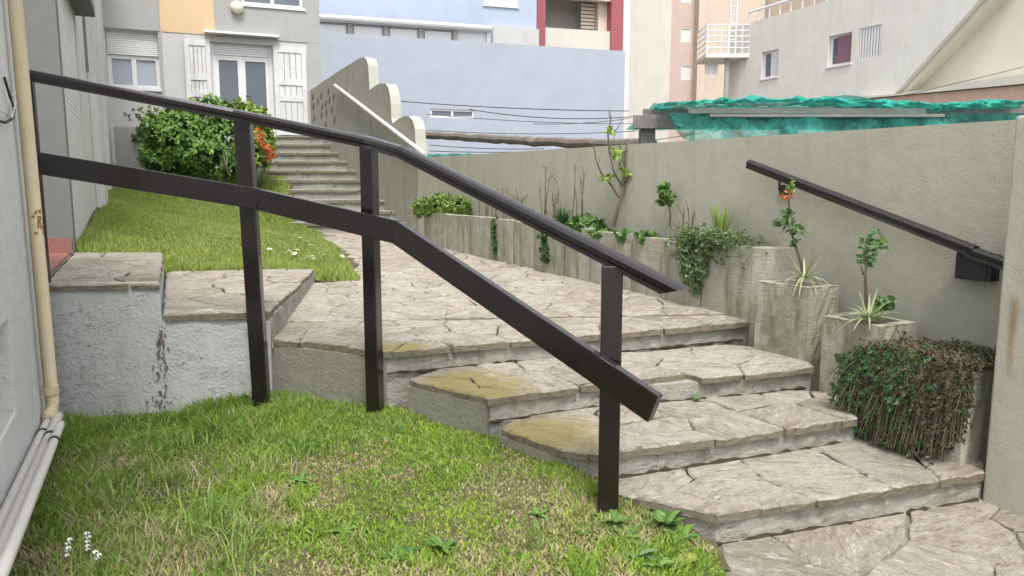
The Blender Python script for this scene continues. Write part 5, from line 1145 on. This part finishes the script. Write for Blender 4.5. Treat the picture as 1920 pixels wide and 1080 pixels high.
# weeds in the lower lawn
def weed(u, v, n, L, w, pal, label, up=.5, at_z=None):
    z = .1 if at_z is None else at_z
    for _ in range(8):
        p = Z(u, v, z)
        if at_z is None: z = float(lawn_z(np.array(p[0]), np.array(p[1])))
    t = thing('weed', label, 'weed', p); c = Vector(p)
    for k in range(n):
        a = 6.283 * k / n + random.uniform(-.3, .3); d = Vector((math.cos(a), math.sin(a), up * random.uniform(.4, 1.4))).normalized(); m = MB(); leaf(m, c, d, Vector((0, 0, 1)), L * random.uniform(.7, 1.2), w * random.uniform(.8, 1.2), lerp3(*pal, random.random()), random.uniform(.1, .5)); m.build('leaf', M['leaf'], t)
weed(1245, 990, 16, .11, .022, ((.06, .14, .03), (.12, .22, .05)), 'leafy green weed at the left corner of the lowest step', 1.1)
weed(1190, 1042, 13, .09, .022, ((.09, .17, .06), (.16, .25, .10)), 'pale green broad leaved weed in front of the lowest step', .6)
weed(1150, 985, 12, .09, .018, ((.07, .15, .03), (.14, .23, .05)), 'small leafy weed below the railing post', .8)
weed(1285, 1055, 10, .06, .02, ((.16, .22, .04), (.26, .30, .06)), 'yellowish weed at the edge of the lower path', .5)
weed(750, 1040, 12, .07, .02, ((.05, .13, .04), (.09, .18, .06)), 'dark broad leaved weed near the front of the lower lawn', .4)
weed(830, 1035, 14, .08, .014, ((.08, .18, .03), (.15, .25, .05)), 'bright green weed tuft near the front of the lower lawn', 1.2)
weed(1307, 752, 9, .05, .008, ((.10, .16, .05), (.18, .25, .09)), 'tiny weed growing out of the joint below the second step from the top', 1.0, S2)
weed(560, 905, 12, .07, .012, ((.09, .19, .03), (.18, .29, .06)), 'low weed in the middle of the lower lawn', .8)
weed(1172, 1008, 11, .07, .016, ((.10, .20, .04), (.19, .30, .08)), 'broad leaved weed between the railing post foot and the pale green weed', .7)
weed(1275, 1012, 13, .08, .02, ((.07, .16, .03), (.14, .25, .05)), 'dense leafy weed against the left end of the lowest step', .9)
weed(1228, 1062, 10, .07, .016, ((.12, .22, .05), (.22, .33, .09)), 'light green weed below the pale green weed', .6)
weed(1090, 1000, 10, .05, .013, ((.08, .18, .03), (.16, .27, .06)), 'small round weed left of the railing post foot', .6)
weed(1010, 965, 9, .05, .012, ((.08, .18, .03), (.16, .27, .06)), 'small weed in the straw patch left of the railing post', .7)
weed(640, 1000, 11, .06, .013, ((.09, .19, .03), (.17, .28, .06)), 'small weed left of the dark broad leaved weed', .7)
for k, (u, v, lab) in enumerate(((140, 1018, 'drooping white wildflower at the bottom left of the lawn'), (172, 1006, 'white wildflower nearest the long grass at the bottom left'), (180, 1040, 'small low white wildflower among the long grass at the bottom left'))):
    z = .1
    for _ in range(6): p = Z(u, v + 55, z); z = float(lawn_z(np.array(p[0]), np.array(p[1])))
    t = thing('wildflower', lab, 'flower', p); c = Vector(p); hd_ = c + Vector((random.uniform(-.02, .02), 0, .13)); m = MB(); m.tube([c, hd_], .002, 4); m.build('stem', M['green_stem'], t); m = MB()
    for q in range(5 if k < 2 else 3): b_ = hd_ + Vector((random.uniform(-.008, .008), random.uniform(-.008, .008), -.014 * q)); [leaf(m, b_, Vector((math.cos(a_), math.sin(a_), -.7)), Vector((0, 0, 1)), .016, .005, (.8, .8, .78), .1, 1) for a_ in (0, 1.25, 2.5, 3.77, 5)]
    m.build('flower_head', M['petal'], t)
t = thing('leaf_litter', 'few dry brown leaves lying at the foot of the long planter', 'leaves', (*PT(957, 497), .66))
for k in range(9):
    p = PT(957 + random.uniform(-14, 12), 498 + random.uniform(-6, 3)); m = MB(); leaf(m, Vector((p[0], p[1], path_z(*p) + .012)), Vector((random.uniform(-1, 1), random.uniform(-1, 1), .25)), Vector((0, 0, 1)), random.uniform(.05, .09), .018, lerp3((.16, .10, .05), (.30, .20, .10), random.random()), .3); m.build('leaf', M['leaf'], t)
# rust streak under the handrail bracket on the pier
p0 = pc + pd * .075 - pn * .003; mb = MB(); segs = 18; cols_ = 7
for k in range(segs + 1):
    for i in range(cols_):
        e_ = (i / (cols_ - 1) - .5) * 2; z = 1.03 - .46 * k / segs; mb.v.append(tuple(p0 + pd * (.03 * e_ * (1 - .35 * k / segs)) + Vector((0, 0, z)))); a_ = max(0, 1 - abs(e_)) * min(1, k / 2) * (1 - k / segs); mb.c.append((a_, a_, a_))
for k in range(segs):
    for i in range(cols_ - 1): b = k * cols_ + i; mb.f.append((b, b + 1, b + cols_ + 1, b + cols_))
t = NT('rust_streak'); t.done(t.mix(t.noise(40, 5), (.33, .17, .06), (.36, .26, .14)), .9)
at_ = t.n('ShaderNodeAttribute', attribute_name='tint'); al = t.mix(1.0, at_.outputs['Color'], t.step(t.noise(14, 5, (1, 1, .25), .6), .3, .6), 'MULTIPLY'); t.l(al, t.b.inputs['Alpha']); mb.build('rust_streak', t.m, pier)
